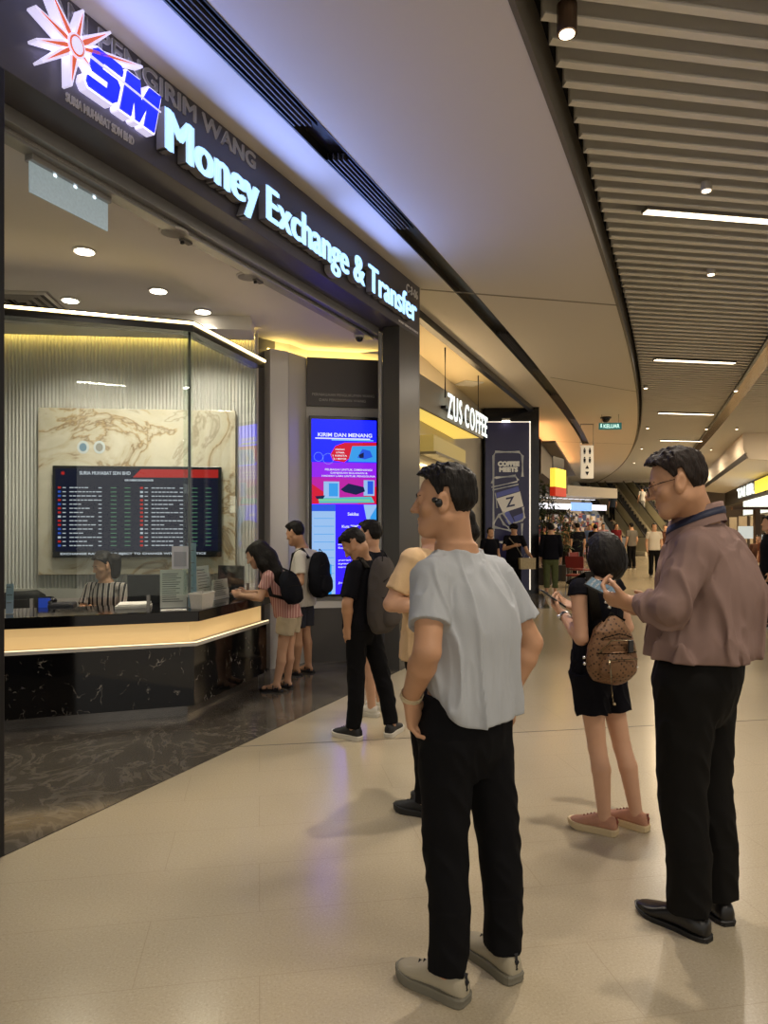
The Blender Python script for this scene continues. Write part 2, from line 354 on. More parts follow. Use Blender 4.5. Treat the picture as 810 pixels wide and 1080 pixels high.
def shoe(par, ank, d, L, style, mu, ms, root, mx=None):
    """ank: ankle centre on the ground (x, y), d: toe direction; upper, sole, laces"""
    d = unit([d[0], d[1], 0]); r = V3(d[1], -d[0], 0); o = V3(ank[0], ank[1], 0)-d*L*.27
    O = np.array(root.location); st = style
    sn, dress, sand = st == 'sneaker', st == 'dress', st == 'sandal'
    U0 = [0, .02, .08, .18, .3, .42, .55, .68, .8, .9, .96, .99, 1]
    W0 = [.014, .028, .036, .039, .038, .039, .043, .048, .048, .041, .029, .017, .008] if not dress else [.012, .026, .034, .037, .036, .036, .041, .046, .044, .035, .025, .014, .006]
    T0 = [.055, .085, .097, .10, .108, .102, .088, .072, .062, .056, .048, .042, .036] if not dress else [.045, .068, .078, .082, .092, .086, .070, .056, .047, .041, .035, .03, .026]
    us = [0, .008, .02, .045, .08, .13, .18, .24, .3, .36, .42, .48, .55, .62, .68, .74, .8, .85, .9, .93, .96, .98, .99, 1]
    wd = list(np.interp(us, U0, W0)); ht = list(np.interp(us, U0, T0))
    sole = .034 if sn else .02
    if sand: sole = .022
    k = L/.28
    if not sand:
        mb = MB(); rings = []
        for u, w, t in zip(us, wd, ht):
            ring = []
            for a in np.linspace(-.25*math.pi, 1.25*math.pi, 15):
                ca, sa = math.cos(a), math.sin(a); e = .75
                ring.append(o+d*L*(.015+.97*u)+r*w*k*math.copysign(abs(ca)**e, ca)*(1.0 if sa >= 0 else .98)+V3(0, 0, sole*.7+(t*k-sole*.7)*(.5+.5*sa if sa < 0 else .28+.72*sa**.9) if sa >= 0 else sole*.7+.28*(t*k-sole*.7)*(1+sa)))
            rings.append(ring)
        mb.loft(rings, 0, True, True)
        if sn and mx:
            for i in range(4):                                                                    # laces
                u = .46+.07*i; zt = np.interp(u, us, ht)*k
                mb.tube([o+d*L*u-r*.02*k+V3(0, 0, zt-.012), o+d*L*(u+.012)+V3(0, 0, zt+.003), o+d*L*u+r*.02*k+V3(0, 0, zt-.012)], .0035, 6, 1)
            mb.tube([o+d*L*.03+V3(0, 0, .05*k), o+d*L*.012+V3(0, 0, .075*k), o+d*L*.03+V3(0, 0, .1*k)], .008, 6, 1)
            mb.loft([[o+d*L*.36+r*x*k+V3(0, 0, .075*k+abs(x)*-.3) for x in (-.024, -.012, .012, .024)]+[o+d*L*.36+r*x*k+V3(0, 0, .068*k) for x in (.024, -.024)],
                     [o+d*L*.28+r*x*k+V3(0, 0, .118*k) for x in (-.022, -.012, .012, .022)]+[o+d*L*.27+r*x*k+V3(0, 0, .114*k) for x in (.022, -.022)]], 1)
        up = mb.build('shoe', [mu, mx or mu], par, True, off=O)
    else:
        mb = MB()
        for u, z in ((.62, .052), (.36, .085), (.16, .06)):
            w = np.interp(u, us, wd)*k+.006
            mb.tube([o+d*L*u-r*w+V3(0, 0, .018), o+d*L*u-r*w*.8+V3(0, 0, z*.75), o+d*L*u+V3(0, 0, z), o+d*L*u+r*w*.8+V3(0, 0, z*.75), o+d*L*u+r*w+V3(0, 0, .018)], .008, 8)
        up = mb.build('sandal', [mu], par, True, off=O)
    sb = MB(); loopb, loopt = [], []
    wz = [w*k+(.006 if sn else .003) for w in wd]; uu = [.0]+us[1:-1]+[1.012]
    left = [o+d*L*u-r*w for u, w in zip(uu, wz)]; right = [o+d*L*u+r*w for u, w in zip(uu, wz)]
    loop = right+left[::-1]
    def lift(z, sc=1.): return [o+d*L*.5+(p-o-d*L*.5)*sc+V3(0, 0, z+(.012*k*max(0, (np.dot(p-o, d)/L-.8)/.2) if z < .02 else .008*max(0, (np.dot(p-o, d)/L-.8)/.2))) for p in loop]
    sb.loft([lift(.0, .96), lift(.006, .99), lift(sole*.4, .985), lift(sole*.8), lift(sole, .97)])
    if dress: sb.zprism([(p[0], p[1]) for p in [o+d*L*u+r*w for u, w in ((.0, .02), (.03, .03), (.24, .034))]+[o+d*L*u-r*w for u, w in ((.24, .034), (.03, .03), (.0, .02))]], 0, .012)
    sb.build('sole', ms, up, False, off=(0, 0, 0) if False else O)
    return up

def person(label, root_xy, yaw, H=1.72, h=.006, J=None, hd=None, top=None, bot=None, shoes=None, hands=None, hk='short', hm=None, skin=None,
           bulk=(1., 1.), z0=0., group=None, name='person', fingers=True, hair_pts=None, neck_r=.056, limb=1., sh_w=.185, toes=None, detail=True, legs_scale=None):
    skin = skin or SKIN; hm = hm or HAIR
    root = thing(name, label, 'person', (root_xy[0], root_xy[1], z0), 0, group)
    O = np.array([root_xy[0], root_xy[1], z0]); k = H/1.75
    r = V3(math.cos(yaw), math.sin(yaw), 0); f = V3(-math.sin(yaw), math.cos(yaw), 0)
    loc = lambda a, b, z: O+r*a*k+f*b*k+V3(0, 0, z*k)
    D = dict(pel=loc(0, 0, .92), chest=loc(0, 0, 1.25), neck=loc(0, -.02, 1.49), head=loc(0, .02, 1.635))
    for n, q in (('L', -1), ('R', 1)):
        D['hip'+n] = loc(.09*q, 0, .90); D['kn'+n] = loc(.095*q, .015, .49); D['an'+n] = loc(.1*q, -.02, .085)
        D['sh'+n] = loc(sh_w*q, -.01, 1.415); D['el'+n] = loc(.235*q, -.035, 1.13); D['wr'+n] = loc(.235*q, .05, .89)
    if J:
        for a, b in J.items(): D[a] = np.array(b, float)
    for n, q in (('L', -1), ('R', 1)):
        if J and 'pel' in J and 'hip'+n not in J: D['hip'+n] = D['pel']+r*.09*q*k*bulk[0]
    toes = toes or {}; td = {n: unit([*(toes.get(n, f[:2]))[:2], 0]) for n in 'LR'}
    hd = dict(dict(yaw=yaw, pitch=0., roll=0., s=k), **(hd or {})); HR = local_frame(hd['yaw'], hd['pitch'], hd['roll']); hs = hd['s']
    # torso rings (z, cx, cy, half width, half depth)
    hz = (D['hipL'][2]+D['hipR'][2])/2; sz = (D['shL'][2]+D['shR'][2])/2; nz = D['neck'][2]
    nz = max(nz, sz+.05*k)
    zs = [hz, D['chest'][2], sz, nz]; shm = (D['shL']+D['shR'])/2
    cxs = [D['pel'][0], D['chest'][0], (shm[0]*.6+D['neck'][0]*.4), D['neck'][0]]; cys = [D['pel'][1], D['chest'][1], (shm[1]*.6+D['neck'][1]*.4), D['neck'][1]]
    o_ = np.argsort(zs); zs, cxs, cys = [np.array(x)[o_] for x in (zs, cxs, cys)]
    def ring(z, a, b): return (z, np.interp(z, zs, cxs), np.interp(z, zs, cys), a*k*bulk[0], b*k*bulk[1])
    lz = lambda t: hz+(sz-hz)*t
    prof = [(hz-.15*k, .085, .06), (hz-.085*k, .140, .096), (hz, .163, .115), (lz(.2), .155, .108), (lz(.42), .140, .100), (lz(.7), .158, .118), (lz(.88), .158, .108), (sz+.0*k, .136, .088), (sz+.035*k, .096, .072), (nz+.01*k, .060/bulk[0], .060/bulk[1])]
    sl = [ring(*p) for p in prof]
    pts = np.array(list(D.values())); lo = pts.min(0)-.26; hi = pts.max(0)+.26; lo[2] = z0-.03; hi[2] = D['head'][2]+.16*hs
    if detail is False: lo = pts.min(0)-.2; hi = pts.max(0)+.2; lo[2] = z0-.03
    v = Vox(lo, hi, h)
    v.torso(sl, r, f, .03*k)
    for n in 'LR': v.cone(D['neck']-V3(0, 0, .05*k), D['sh'+n]+V3(0, 0, .010*k), .045*k, .038*k, .03*k)
    for n, q in (('L', -1), ('R', 1)):
        hip, kn, an = D['hip'+n], D['kn'+n], D['an'+n]; lr = k*limb; sc = (kn+(an-kn)*.3)-f*.012*k
        v.chain([hip, kn, sc, an], [.080*lr, .053*lr, .055*lr, .036*lr], .012*k)
        g = V3(an[0], an[1], z0); tip = g+td[n]*(.15 if (shoes or {}).get('style') == 'sandal' else .12)*k+V3(0, 0, .034)
        fs = 1. if (shoes or {}).get('style') == 'sandal' else .72; v.chain([an, g+td[n]*.055*k+V3(0, 0, .048), tip], [.034*k, .028*k*fs, .020*k*fs], .012); v.cone(g-td[n]*.035*k+V3(0, 0, .042), an, .024*k, .032*k, .012)
        v.cone(tip-V3(td[n][1], -td[n][0], 0)*.022*fs, tip+V3(td[n][1], -td[n][0], 0)*.022*fs, .018*k*fs, .016*k*fs, .012)
        sh, el, wr = D['sh'+n], D['el'+n], D['wr'+n]
        v.chain([sh, el, el+(wr-el)*.3, wr], [.048*lr, .041*lr, .043*lr, .028*lr], .010*k)
        hp = (hands or {}).get(n, {}); dd = np.array(hp.get('d', unit(wr-el)), float); nn = np.array(hp.get('n', -r*q), float)
        v.cone(wr-dd*.01, wr+dd*.03*k, .027*k, .024*k, .012)
        if fingers: hand(v, wr, np.array(dd, float), np.array(nn, float), q, k*hp.get('s', 1), hp.get('c', (40, 45, 50, 55)), hp.get('t', .4), hp.get('b', 0.))
        else: v.cone(wr, wr+unit(dd)*.13*k, .03*k, .02*k, .02)
    v.cone(D['neck'], D['head']-HR[2]*.05*hs-HR[1]*.025*hs, neck_r*k*1.08, neck_r*k, .035*k)
    head(v, D['head'], HR, hs, detail)
    v.mesh('body', skin, root, O)
    P = lambda x, y, z: D['head']+(HR[0]*x+HR[1]*y+HR[2]*z)*hs
    if detail:
        for q in (-1, 1):
            e = MB(); e.ball(P(.031*q, .0735, .005)-O, .0105*hs, 8, 0); e.ball(P(.031*q, .0805, .005)-O, .0052*hs, 6, 1); e.build('eye', [EYEW, EYED], root, True)
            b = MB(); b.tube([P(.014*q, .091, .022)-O, P(.03*q, .087, .028)-O, P(.046*q, .074, .024)-O], [.003*hs, .0045*hs, .002*hs], 6); b.build('eyebrow', HAIR, root, True)
    if hk: hair(hk if hk != 'cap' else 'short', D['head'], HR, hs, max(h*.8, .0035), root, hm, pts=hair_pts)
    # upper garment
    if top:
        m = top.get('m', .014); w = Vox(lo, hi, h); hem = top['hem']; fa = top.get('fold', .006)
        body_hem = [p for p in prof if p[0] > hem+.02]; out = []
        for z, a, b in body_hem[:-1]:
            ex = m*(1+top.get('loose', .8)*np.clip((sz-z)/(sz-hem), 0, 1))
            wv = a if z > sz-.02 else max(a, .148*top.get('box', 1)); bv = b if z > sz-.02 else max(b, .104)
            out.append(ring(z, wv+ex/k, bv+ex/k))
        zt = nz-.012*k+top.get('collar', 0); out.append(ring(zt, (neck_r+.012)/bulk[0], (neck_r+.013)/bulk[1]))
        fz, fx, fy, fw, fd = out[0]
        out.insert(0, (hem-.03, np.interp(hem, zs, cxs), np.interp(hem, zs, cys), fw*top.get('hemw', 1.), fd*top.get('hemw', 1.)))
        w.torso(out, r, f, .02*k)
        for n in 'LR': w.cone(D['neck']-V3(0, 0, .05*k), D['sh'+n]+V3(0, 0, .010*k), .05*k, (.038+m*.7)*k, .03*k)
        for n, q in (('L', -1), ('R', 1)):
            t = top['sleeve'] if not isinstance(top['sleeve'], dict) else top['sleeve'][n]; sh, el, wr = D['sh'+n], D['el'+n], D['wr'+n]; rs = top.get('sr', .062)*k
            w.cone(sh-r*q*.05*k, sh, rs*.9, rs*.96, .02*k)
            if t <= 0: continue
            if t <= 1: w.cone(sh, sh+(el-sh)*t, rs*.98, rs*top.get('flare', .98), .014*k, cap=True)
            else:
                w.cone(sh, el, rs*.98, rs*.86, .014*k); e = el+(wr-el)*(t-1); w.cone(el, e, rs*.86, rs*top.get('cuff', .62), .02*k, cap=True)
        cf = top.get('ffreq', (26, 26, 7))
        def fold(p):
            u, wv, z = (p-O)@r, (p-O)@f, p[:, 2]; dn = np.clip((sz+.06-z)/(sz-hem), .45, 1)
            a = vnoise(np.stack([u*cf[0], wv*cf[1], z*cf[2]+u*3], 1)); b2 = vnoise(np.stack([u*cf[0]*2.1+9, wv*cf[1]*2.1, z*cf[2]*2.4+u*9], 1))
            ridge = np.exp(-(a/.20)**2)*1.1-.4+(1-2*np.abs(b2))*.30
            return -fa*ridge*dn
        w.displace(fold, fa*1.4); w.cut((0, 0, hem), (0, 0, -1), .006)
        if top.get('extra'): top['extra'](w, D, r, f, O)
        for c in top.get('cuts', []): w.cut(*c)
        w.mesh(top.get('name', 'shirt'), top['mat'], root, O)
    if bot:
        w = Vox(lo, hi, h); wz = bot.get('waist', hz+.1*k); m = bot.get('m', .012)
        out = [ring(z, a+m/k, b+m/k) for z, a, b in prof if z < wz-.01]
        z_, a_, b_ = [np.interp(wz, [p[0] for p in prof], [p[i] for p in prof]) for i in range(3)]
        out.append(ring(wz, a_+m/k, b_+m/k)); w.torso(out, r, f, .03*k)
        R3 = bot.get('r', (.098, .078, .07, .066))
        for n, q in (('L', -1), ('R', 1)):
            hip, kn, an = D['hip'+n], D['kn'+n], D['an'+n]; t = bot['len']
            if t <= 1: w.cone(hip, hip+(kn-hip)*t, R3[0]*k, R3[1]*k, .02*k, cap=True)
            else:
                w.cone(hip, kn, R3[0]*k, R3[1]*k, .02*k); e = kn+(an-kn)*(t-1); md = (kn+e)/2-f*.012*k
                w.cone(kn, md, R3[1]*k, R3[2]*k, .006*k); w.cone(md, e+(e-md)*.05, R3[2]*k, R3[3]*k, .006*k, cap=True)
        fb = bot.get('fold', .005)
        w.displace(lambda p: -fb*(1-2*np.abs(vnoise(np.stack([(p-O)@r*14, (p-O)@f*14, p[:, 2]*13+((p-O)@r)*16], 1)))), fb*1.2)
        w.mesh(bot.get('name', 'trousers'), bot['mat'], root, O)
    if shoes:
        for n in 'LR': shoe(root, D['an'+n][:2] - (0 if True else 0), td[n], shoes.get('L', .27*k), shoes['style'], shoes['mu'], shoes['ms'], root, shoes.get('mx')) if z0 == 0 else None
    root['_'] = 0; del root['_']
    return root, D, r, f, HR, hs
def backpack(label, c, yaw, size, m, m2, h=.007, straps=None, tilt=0., name='backpack', group=None, pocket=True, extra=None, shape=2.8, taper=.8):
    """c: centre; the pack's back panel faces +forward(yaw); size = (half width, half depth, half height)"""
    root = thing(name, label, 'backpack', c, 0, group); O = np.array(c, float); R = local_frame(yaw, tilt)
    a, b, z = size; v = Vox(O-max(size)*1.6-.05, O+max(size)*1.6+.05, h)
    def pack(cc, rad, k=.01):
        sl, X, Y, Z = v.sub(v.lo, v.lo+h*v.n); X, Y, Z = X-cc[0], Y-cc[1], Z-cc[2]
        q = [X*R[i][0]+Y*R[i][1]+Z*R[i][2] for i in range(3)]; w = 1-(1-taper)*np.clip((q[2]+rad[2])/(2*rad[2]), 0, 1)
        d = ((np.abs(q[0]/(rad[0]*w))**shape+np.abs(q[1]/(rad[1]*w))**shape+np.abs(q[2]/rad[2])**shape)**(1/shape)-1)*min(rad); v.put(sl, d, k)
    pack(O, size)
    v.displace(lambda p: -.004*(1-2*np.abs(vnoise(p*13))), .005)
    v.mesh('pack_body', m, root, O)
    if pocket:
        v = Vox(O-max(size)*1.6-.05, O+max(size)*1.6+.05, h); pack(O-R[1]*b*.75-R[2]*z*.38, (a*.78, b*.55, z*.42)); v.mesh('front_pocket', m, root, O)
    mb = MB()
    for q in (-.8, .8): mb.tube([O*0+R[0]*q*a*.5-R[1]*b*.3+R[2]*z*.9, O*0+R[2]*z*1.12, O*0-R[0]*q*a*.0+R[2]*z*1.12], .006, 6)
    mb.build('grab_handle', m2, root, True)
    for zf, wf in ((.55, .8), (-.02, .9)):
        mb = MB(); arc = []
        for t in np.linspace(-1.35, 1.35, 15):
            w_ = 1-(1-taper)*np.clip((zf+1)/2, 0, 1); x = a*wf*w_*math.sin(t); y = -b*(1.0 if zf < .3 else .97)*max(0, (1-abs(x/(a*w_))**shape-abs(zf*.98)**shape))**(1/shape)
            arc.append(R[0]*x+R[1]*y+R[2]*z*(zf-.12*abs(t) if zf > .3 else zf))
        mb.tube(arc, .004, 6); mb.build('zip_seam', m2, root, True)
    for s in (straps or []):
        mb = MB(); P = [np.array(p, float)-O for p in s]; n = len(P)
        rings = []
        for i in range(n):
            d = unit(P[min(i+1, n-1)]-P[max(i-1, 0)]); u = unit(np.cross(d, R[0]) if abs(d@R[0]) < .95 else R[2]); w = np.cross(d, u)
            rings.append([P[i]+w*.026+u*.005, P[i]-w*.026+u*.005, P[i]-w*.026-u*.005, P[i]+w*.026-u*.005])
        mb.loft(rings); mb.build('shoulder_strap', m2, root, True)
    if extra: extra(root, O, R)
    return root
# ------------------------------------------------------------------ camera and world
cam = bpy.data.objects.new('camera', bpy.data.cameras.new('camera')); COL.objects.link(cam)
cam.data.sensor_fit = 'HORIZONTAL'; cam.data.sensor_width = 36; cam.data.lens = FP/810*36; cam.data.shift_y = 15/810
cam.location = (0, 0, H0); cam.rotation_euler = (math.pi/2, 0, 0); cam.data.clip_start = .05; scene.camera = cam
wd = bpy.data.worlds.new('mall_ambient'); scene.world = wd; wd.use_nodes = True
wd.node_tree.nodes['Background'].inputs[0].default_value = (*srgb('#fffaf2'), 1); wd.node_tree.nodes['Background'].inputs[1].default_value = .8
scene.view_settings.view_transform = 'Standard'; scene.view_settings.look = 'None'; scene.view_settings.exposure = 0; scene.view_settings.gamma = 1
scene.view_settings.use_curve_mapping = False
scene.cycles.use_denoising = True; scene.cycles.max_bounces = 8; scene.cycles.transparent_max_bounces = 12
scene.cycles.caustics_reflective = False; scene.cycles.caustics_refractive = False; scene.cycles.sample_clamp_indirect = 4

# shop front line: local x runs along it, local y into the shop
D2 = V3(.4111, .9116, 0); N2 = V3(-.9116, .4111, 0); S0 = V3(-1.784, 3.39, 0); UP = V3(0, 0, 1)
SA = math.atan2(D2[1], D2[0]); MS = Matrix.Translation(Vector(S0)) @ Matrix.Rotation(SA, 4, 'Z')
def SP(s, t=0., z=0.): return S0+D2*s+N2*t+UP*z
def shop_sz(px, py):
    kx = (px-CXP)/FP; Y = 3.313/(.451-kx); return (Y-3.39)/.9116, H0+(HZ-py)/FP*Y
CE, CS = 4.28, 3.60           # mall ceiling, shop ceiling
ANG = math.radians(9.8); U = V3(math.cos(ANG), math.sin(ANG), 0)
edgeX = lambda Y: -1.07+.475*Y-.0035*Y*Y
slotX = lambda Y: -2.7+.455*Y-.0026*Y*Y
ribX = lambda Y: 1.8+.392*Y-.0010*Y*Y

# ------------------------------------------------------------------ floor
m, nt, b, N, L = nodes_of('cream_terrazzo', .2, .5)
vec = mapping(nt, rot=(0, 0, -ANG)); sp = noise(nt, vec, 110, 3, 0, .75)
base = ramp(nt, sp, [(.3, '#9a8f78'), (.42, '#aa9e86'), (.6, '#b2a68e'), (.72, '#c0b59e')])
big = noise(nt, vec, 1.2, 3); base = mixc(nt, ramp(nt, big, [(.3, (.0, .0, .0)), (.8, (.12, .12, .12))]), base, '#9c917b')
br = N('ShaderNodeTexBrick'); br.offset = .35; br.inputs['Scale'].default_value = 1; br.inputs['Mortar Size'].default_value = .0022; br.inputs['Mortar Smooth'].default_value = .3
br.inputs['Brick Width'].default_value = 1.2; br.inputs['Row Height'].default_value = .42; br.inputs['Color1'].default_value = br.inputs['Color2'].default_value = (0, 0, 0, 1); br.inputs['Mortar'].default_value = (.28, .28, .28, 1)
L(vec, br.inputs['Vector']); base = mixc(nt, br.outputs['Color'], base, '#7d6b55')
L(base, b.inputs['Base Color']); 
FLOOR = m
mb = MB(); mb.box((-14, -30, -.2), (40, 62, 0)); structure(mb.build('floor', FLOOR))
mb = MB()                                                                   # dark expansion joint across the floor
j0 = V3(-1.06, 5.06, 0); mb.zprism([(p[0], p[1]) for p in (j0-U*.15-V3(0, .004, 0), j0+U*6-V3(0, .004, 0), j0+U*6+V3(0, .004, 0), j0-U*.15+V3(0, .004, 0))], -.01, .0012)
structure(mb.build('trim_1', mat('joint_dark', '#4a4238', .6)))
m, nt, b, N, L = nodes_of('dark_marble_tile', .1, .5)
vec = mapping(nt); n1 = noise(nt, vec, 2.2, 8, 1.6, .6); base = ramp(nt, n1, [(.3, '#47433d'), (.46, '#514c45'), (.51, '#68625a'), (.54, '#4e4942'), (.75, '#5a554d')])
br = N('ShaderNodeTexBrick'); br.offset = 0; br.inputs['Scale'].default_value = 1; br.inputs['Brick Width'].default_value = 1.2; br.inputs['Row Height'].default_value = .6; br.inputs['Mortar Size'].default_value = .002
br.inputs['Color1'].default_value = br.inputs['Color2'].default_value = (0, 0, 0, 1); br.inputs['Mortar'].default_value = (.6, .6, .6, 1); L(vec, br.inputs['Vector'])
L(mixc(nt, br.outputs['Color'], base, '#1c1815'), b.inputs['Base Color']); SHOPFLOOR = m
mb = MB(); mb.box((-1.6, .0, -.05), (5.0, 6.5, .004)); structure(mb.build('floor_shop', SHOPFLOOR, M=MS))

# ------------------------------------------------------------------ shop front: fascia, jambs, post
CHAR = mat('charcoal_panel', '#55535a', .38, .2, var=.04, vscale=3); DARKM = mat('dark_metal', '#1d1c1f', .4, .3); BLACK = mat('black_gloss', '#0b0b0c', .25)
SILV = mat('silver_track', '#9b9a98', .35, .6); WHITEP = mat('white_paint', '#cfccc6', .6); GREYP = mat('grey_paint', '#8f8d89', .55)
mb = MB(); mb.box((-2.2, 0, 3.70), (5.315, .30, CE)); structure(mb.build('wall_fascia', CHAR, M=MS, bevel=.004))
mb = MB(); mb.box((4.74, .0, 0), (5.315, .20, 3.70)); structure(mb.build('wall_post', mat('post_bronze', '#4a4846', .32, .35), M=MS, bevel=.004))
mb = MB(); mb.box((5.315, 0, 0), (5.335, .3, CE)); structure(mb.build('wall_post_side', mat('post_side_grey', '#6e6a63', .4, .2), M=MS))
mb = MB(); mb.box((-1.4, 0, 0), (0, .30, 3.70)); structure(mb.build('wall_jamb', DARKM, M=MS, bevel=.004))
mb = MB(); mb.box((0, .24, 3.62), (4.74, .30, 3.70)); mb.box((4.705, .20, 0), (4.74, .235, 3.64)); mb.box((0, .30, 3.585), (4.74, .40, 3.64))
structure(mb.build('trim_2', SILV, M=MS, bevel=.003))
# ------------------------------------------------------------------ shop interior shell
E2 = unit(V3(2.7, .27, 0)); EN = V3(E2[1], -E2[0], 0)          # back wall direction, towards the viewer
B0 = V3(-4.3, 7.24, 0)
def on_line(px, p0=B0, d=E2):
    kx = (px-CXP)/FP; a = (kx*p0[1]-p0[0])/(d[0]-kx*d[1]); return p0+d*a, a
_, bw = on_line(269)
FLUTE = mat('white_flute', '#c9c8c4', .5)
mb = MB(); prof = []; a = 0.; pw = .0355
poly = [B0-EN*.06]
i = 0
while i*pw < bw:
    for q in range(6):
        t = i*pw+pw*.82*q/5; poly.append(B0+E2*t+EN*(.016*math.sin(math.pi*q/5)))
    i += 1
poly.append(B0+E2*bw-EN*.06)
mb.zprism([(p[0], p[1]) for p in poly], 0, CS); structure(mb.build('wall_back', FLUTE))
bwA = B0-EN*.10; mb = MB(); mb.zprism([(p[0], p[1]) for p in (bwA-E2*.6, bwA+E2*(bw+.02), bwA+E2*(bw+.02)-EN*.1, bwA-E2*.6-EN*.1)], 0, CS); structure(mb.build('wall_back_upper', mat('cove_white', '#d8d2c2', .7)))
mb = MB(); mb.zprism([(p[0], p[1]) for p in (B0-E2*.3+EN*.03, B0+E2*bw+EN*.03, B0+E2*bw-EN*.02, B0-E2*.3-EN*.02)], .0, .92); structure(mb.build('wall_back_dado', mat('white_lacquer', '#bdbbb4', .35)))
R0, _ = on_line(268); R1, _ = on_line(287)
mb = MB(); q0, q1 = W(266, 0, 7.75), W(290, 0, 8.0); mb.zprism([(q0[0], q0[1]), (q1[0], q1[1]), (q1[0], q1[1]+.1), (q0[0], q0[1]+.1)], 0, CS); structure(mb.build('wall_recess', mat('recess_grey', '#5d5b58', .4)))
PW = mat('pale_grey_laminate', '#cbc8c1', .42)
def xz_wall(name, pxa, Ya, pxb, Yb, depth, z0, z1, m):
    A, Bq = W(pxa, 0, Ya), W(pxb, 0, Yb); n = unit(V3(-(Bq-A)[1], (Bq-A)[0], 0)); mb = MB()
    mb.zprism([(A[0], A[1]), (Bq[0], Bq[1]), (Bq+n*depth)[:2], (A+n*depth)[:2]], z0, z1); return structure(mb.build(name, m))
xz_wall('wall_pier', 285, 7.78, 304, 7.92, .5, 0, 3.47, PW)
xz_wall('wall_pier_return', 304.4, 7.93, 323, 8.2, .4, 0, 3.47, mat('pale_grey_laminate_b', '#c4c1ba', .42))
xz_wall('wall_screen', 323, 8.22, 412, 8.42, .25, 0, 3.47, PW)
cvp = [W(a, 0, b)*[1, 1, 0] for a, b in ((282, 7.84), (304, 8.0), (323, 8.29), (404, 8.47))]
mb = MB(); mb.zprism([q[:2] for q in cvp]+[(q+V3(0, .1, 0))[:2] for q in cvp[::-1]], 3.475, 3.49); CVS = mb
mb = MB(); mb.zprism([(q+V3(0, .12, 0))[:2] for q in cvp]+[(q+V3(0, .2, 0))[:2] for q in cvp[::-1]], 3.3, CS); structure(mb.build('wall_cove', mat('cove_white')))
A, Bq = W(323.5, 0, 8.2), W(399.5, 0, 8.37); wd_ = unit(Bq-A); wd_[2] = 0; wd_ = unit(wd_); wn = V3(wd_[1], -wd_[0], 0); wlen = np.linalg.norm((Bq-A)[:2]); A[2] = 0
MW = Matrix.Translation(Vector(A)) @ Matrix.Rotation(math.atan2(wd_[1], wd_[0]), 4, 'Z')   # local -y towards the viewer
mb = MB(); mb.box((0, -.03, 2.92), (wlen, .02, 3.66-.19)); structure(mb.build('wall_screen_header', mat('header_grey', '#4e4b4a', .45), M=MW))
mb = MB(); mb.box((-.02, -.05, 0), (wlen+.02, .02, .62)); structure(mb.build('wall_screen_base', mat('base_grey', '#45423f', .4, var=.05), M=MW, bevel=.003))
mb = MB(); mb.box((-.02, -.055, .62), (wlen+.02, .02, .70)); structure(mb.build('trim_3', PW, M=MW))
hl = thing('header_lettering', 'two lines of small pale lettering on the dark grey panel above the tall blue screen', 'lettering'); hl.matrix_world = MW
for row, (t, zz) in enumerate((('PERNIAGAAN PENGURUPAN WANG', 3.035), ('DAN PENGIRIMAN WANG', 2.975))): letter(MB(), t, (.06 if row == 0 else .14, -.03, zz), (1, 0, 0), (0, 0, 1), wlen-.12 if row == 0 else wlen-.3, .03, .002).build('text_line', mat('grey_letter', '#b9b6b0', .5), hl)
# shop ceiling, side wall
mb = MB(); mb.box((-1.6, .30, CS), (5.3, 6.5, CS+.08)); structure(mb.build('ceiling_shop', mat('shop_ceiling', '#dcd8d2', .65), M=MS))
mb = MB(); mb.zprism([(-4.6, 3.3), (-4.5, 3.3), (-4.5, 7.6), (-4.6, 7.6)], 0, CS); structure(mb.build('wall_left', WHITEP))
# warm cove strips
COVE = mat('glow_strip', '#fff0c0', .5, emit='#ffd870', es=10.)
mb = MB(); p0, p1 = B0+EN*.05+UP*3.50, B0+E2*bw+EN*.05+UP*3.50
mb.prism([p0, p1, p1+EN*.02, p0+EN*.02], (0, 0, .015)); tag(mb.build('cove_light', COVE), 'warm yellow strip glowing above the fluted white wall', 'light')
mb = MB(); mb.zprism([q[:2] for q in (B0+EN*.09, B0+E2*bw+EN*.09, B0+E2*bw+EN*.5, B0+EN*.5)], 3.47, CS); structure(mb.build('ceiling_cove_edge', mat('shop_ceiling')))
tag(CVS.build('cove_light', mat('cove_strip_soft', '#fff0c0', .5, emit='#ffdc80', es=6.)), 'warm yellow strip glowing above the panel over the tall blue screen', 'light')

# ------------------------------------------------------------------ marble panel and rates board
m, nt, b, N, L = nodes_of('cream_marble', .18, .5)
vec = mapping(nt, rot=(0, .5, 0)); n1 = noise(nt, vec, 1.5, 9, 1.3, .58); n2 = noise(nt, vec, 4, 6, 1.)
base = ramp(nt, n1, [(.40, '#cfc9b8'), (.47, '#bfb298'), (.492, '#7d5f38'), (.505, '#a88a58'), (.53, '#c8bfa8'), (.62, '#cbc5b4'), (.65, '#9d917c'), (.67, '#cbc4b2')])
L(mixc(nt, .25, base, ramp(nt, n2, [(.3, '#a9a18e'), (.7, '#ddd8c8')])), b.inputs['Base Color']); MARB = m
pA, a0 = on_line(43); pB, a1 = on_line(249); MBK = Matrix.Translation(Vector(B0+EN*.02)) @ Matrix.Rotation(math.atan2(E2[1], E2[0]), 4, 'Z')
zat = lambda py, p: H0+(HZ-py)/FP*p[1]
mb = MB(); mb.box((a0, -.05, zat(606, pA)), (a1, 0, zat(431, pA))); tag(mb.build('marble_panel', MARB, M=MBK, bevel=.004), 'cream marble slab with brown veins on the fluted back wall, behind the rates board', 'wall panel')
tA, t0 = on_line(60); tB, t1 = on_line(235); tz0, tz1 = zat(588.5, tA)+.01, zat(490, tA)-.02; tw, th = t1-t0, tz1-tz0
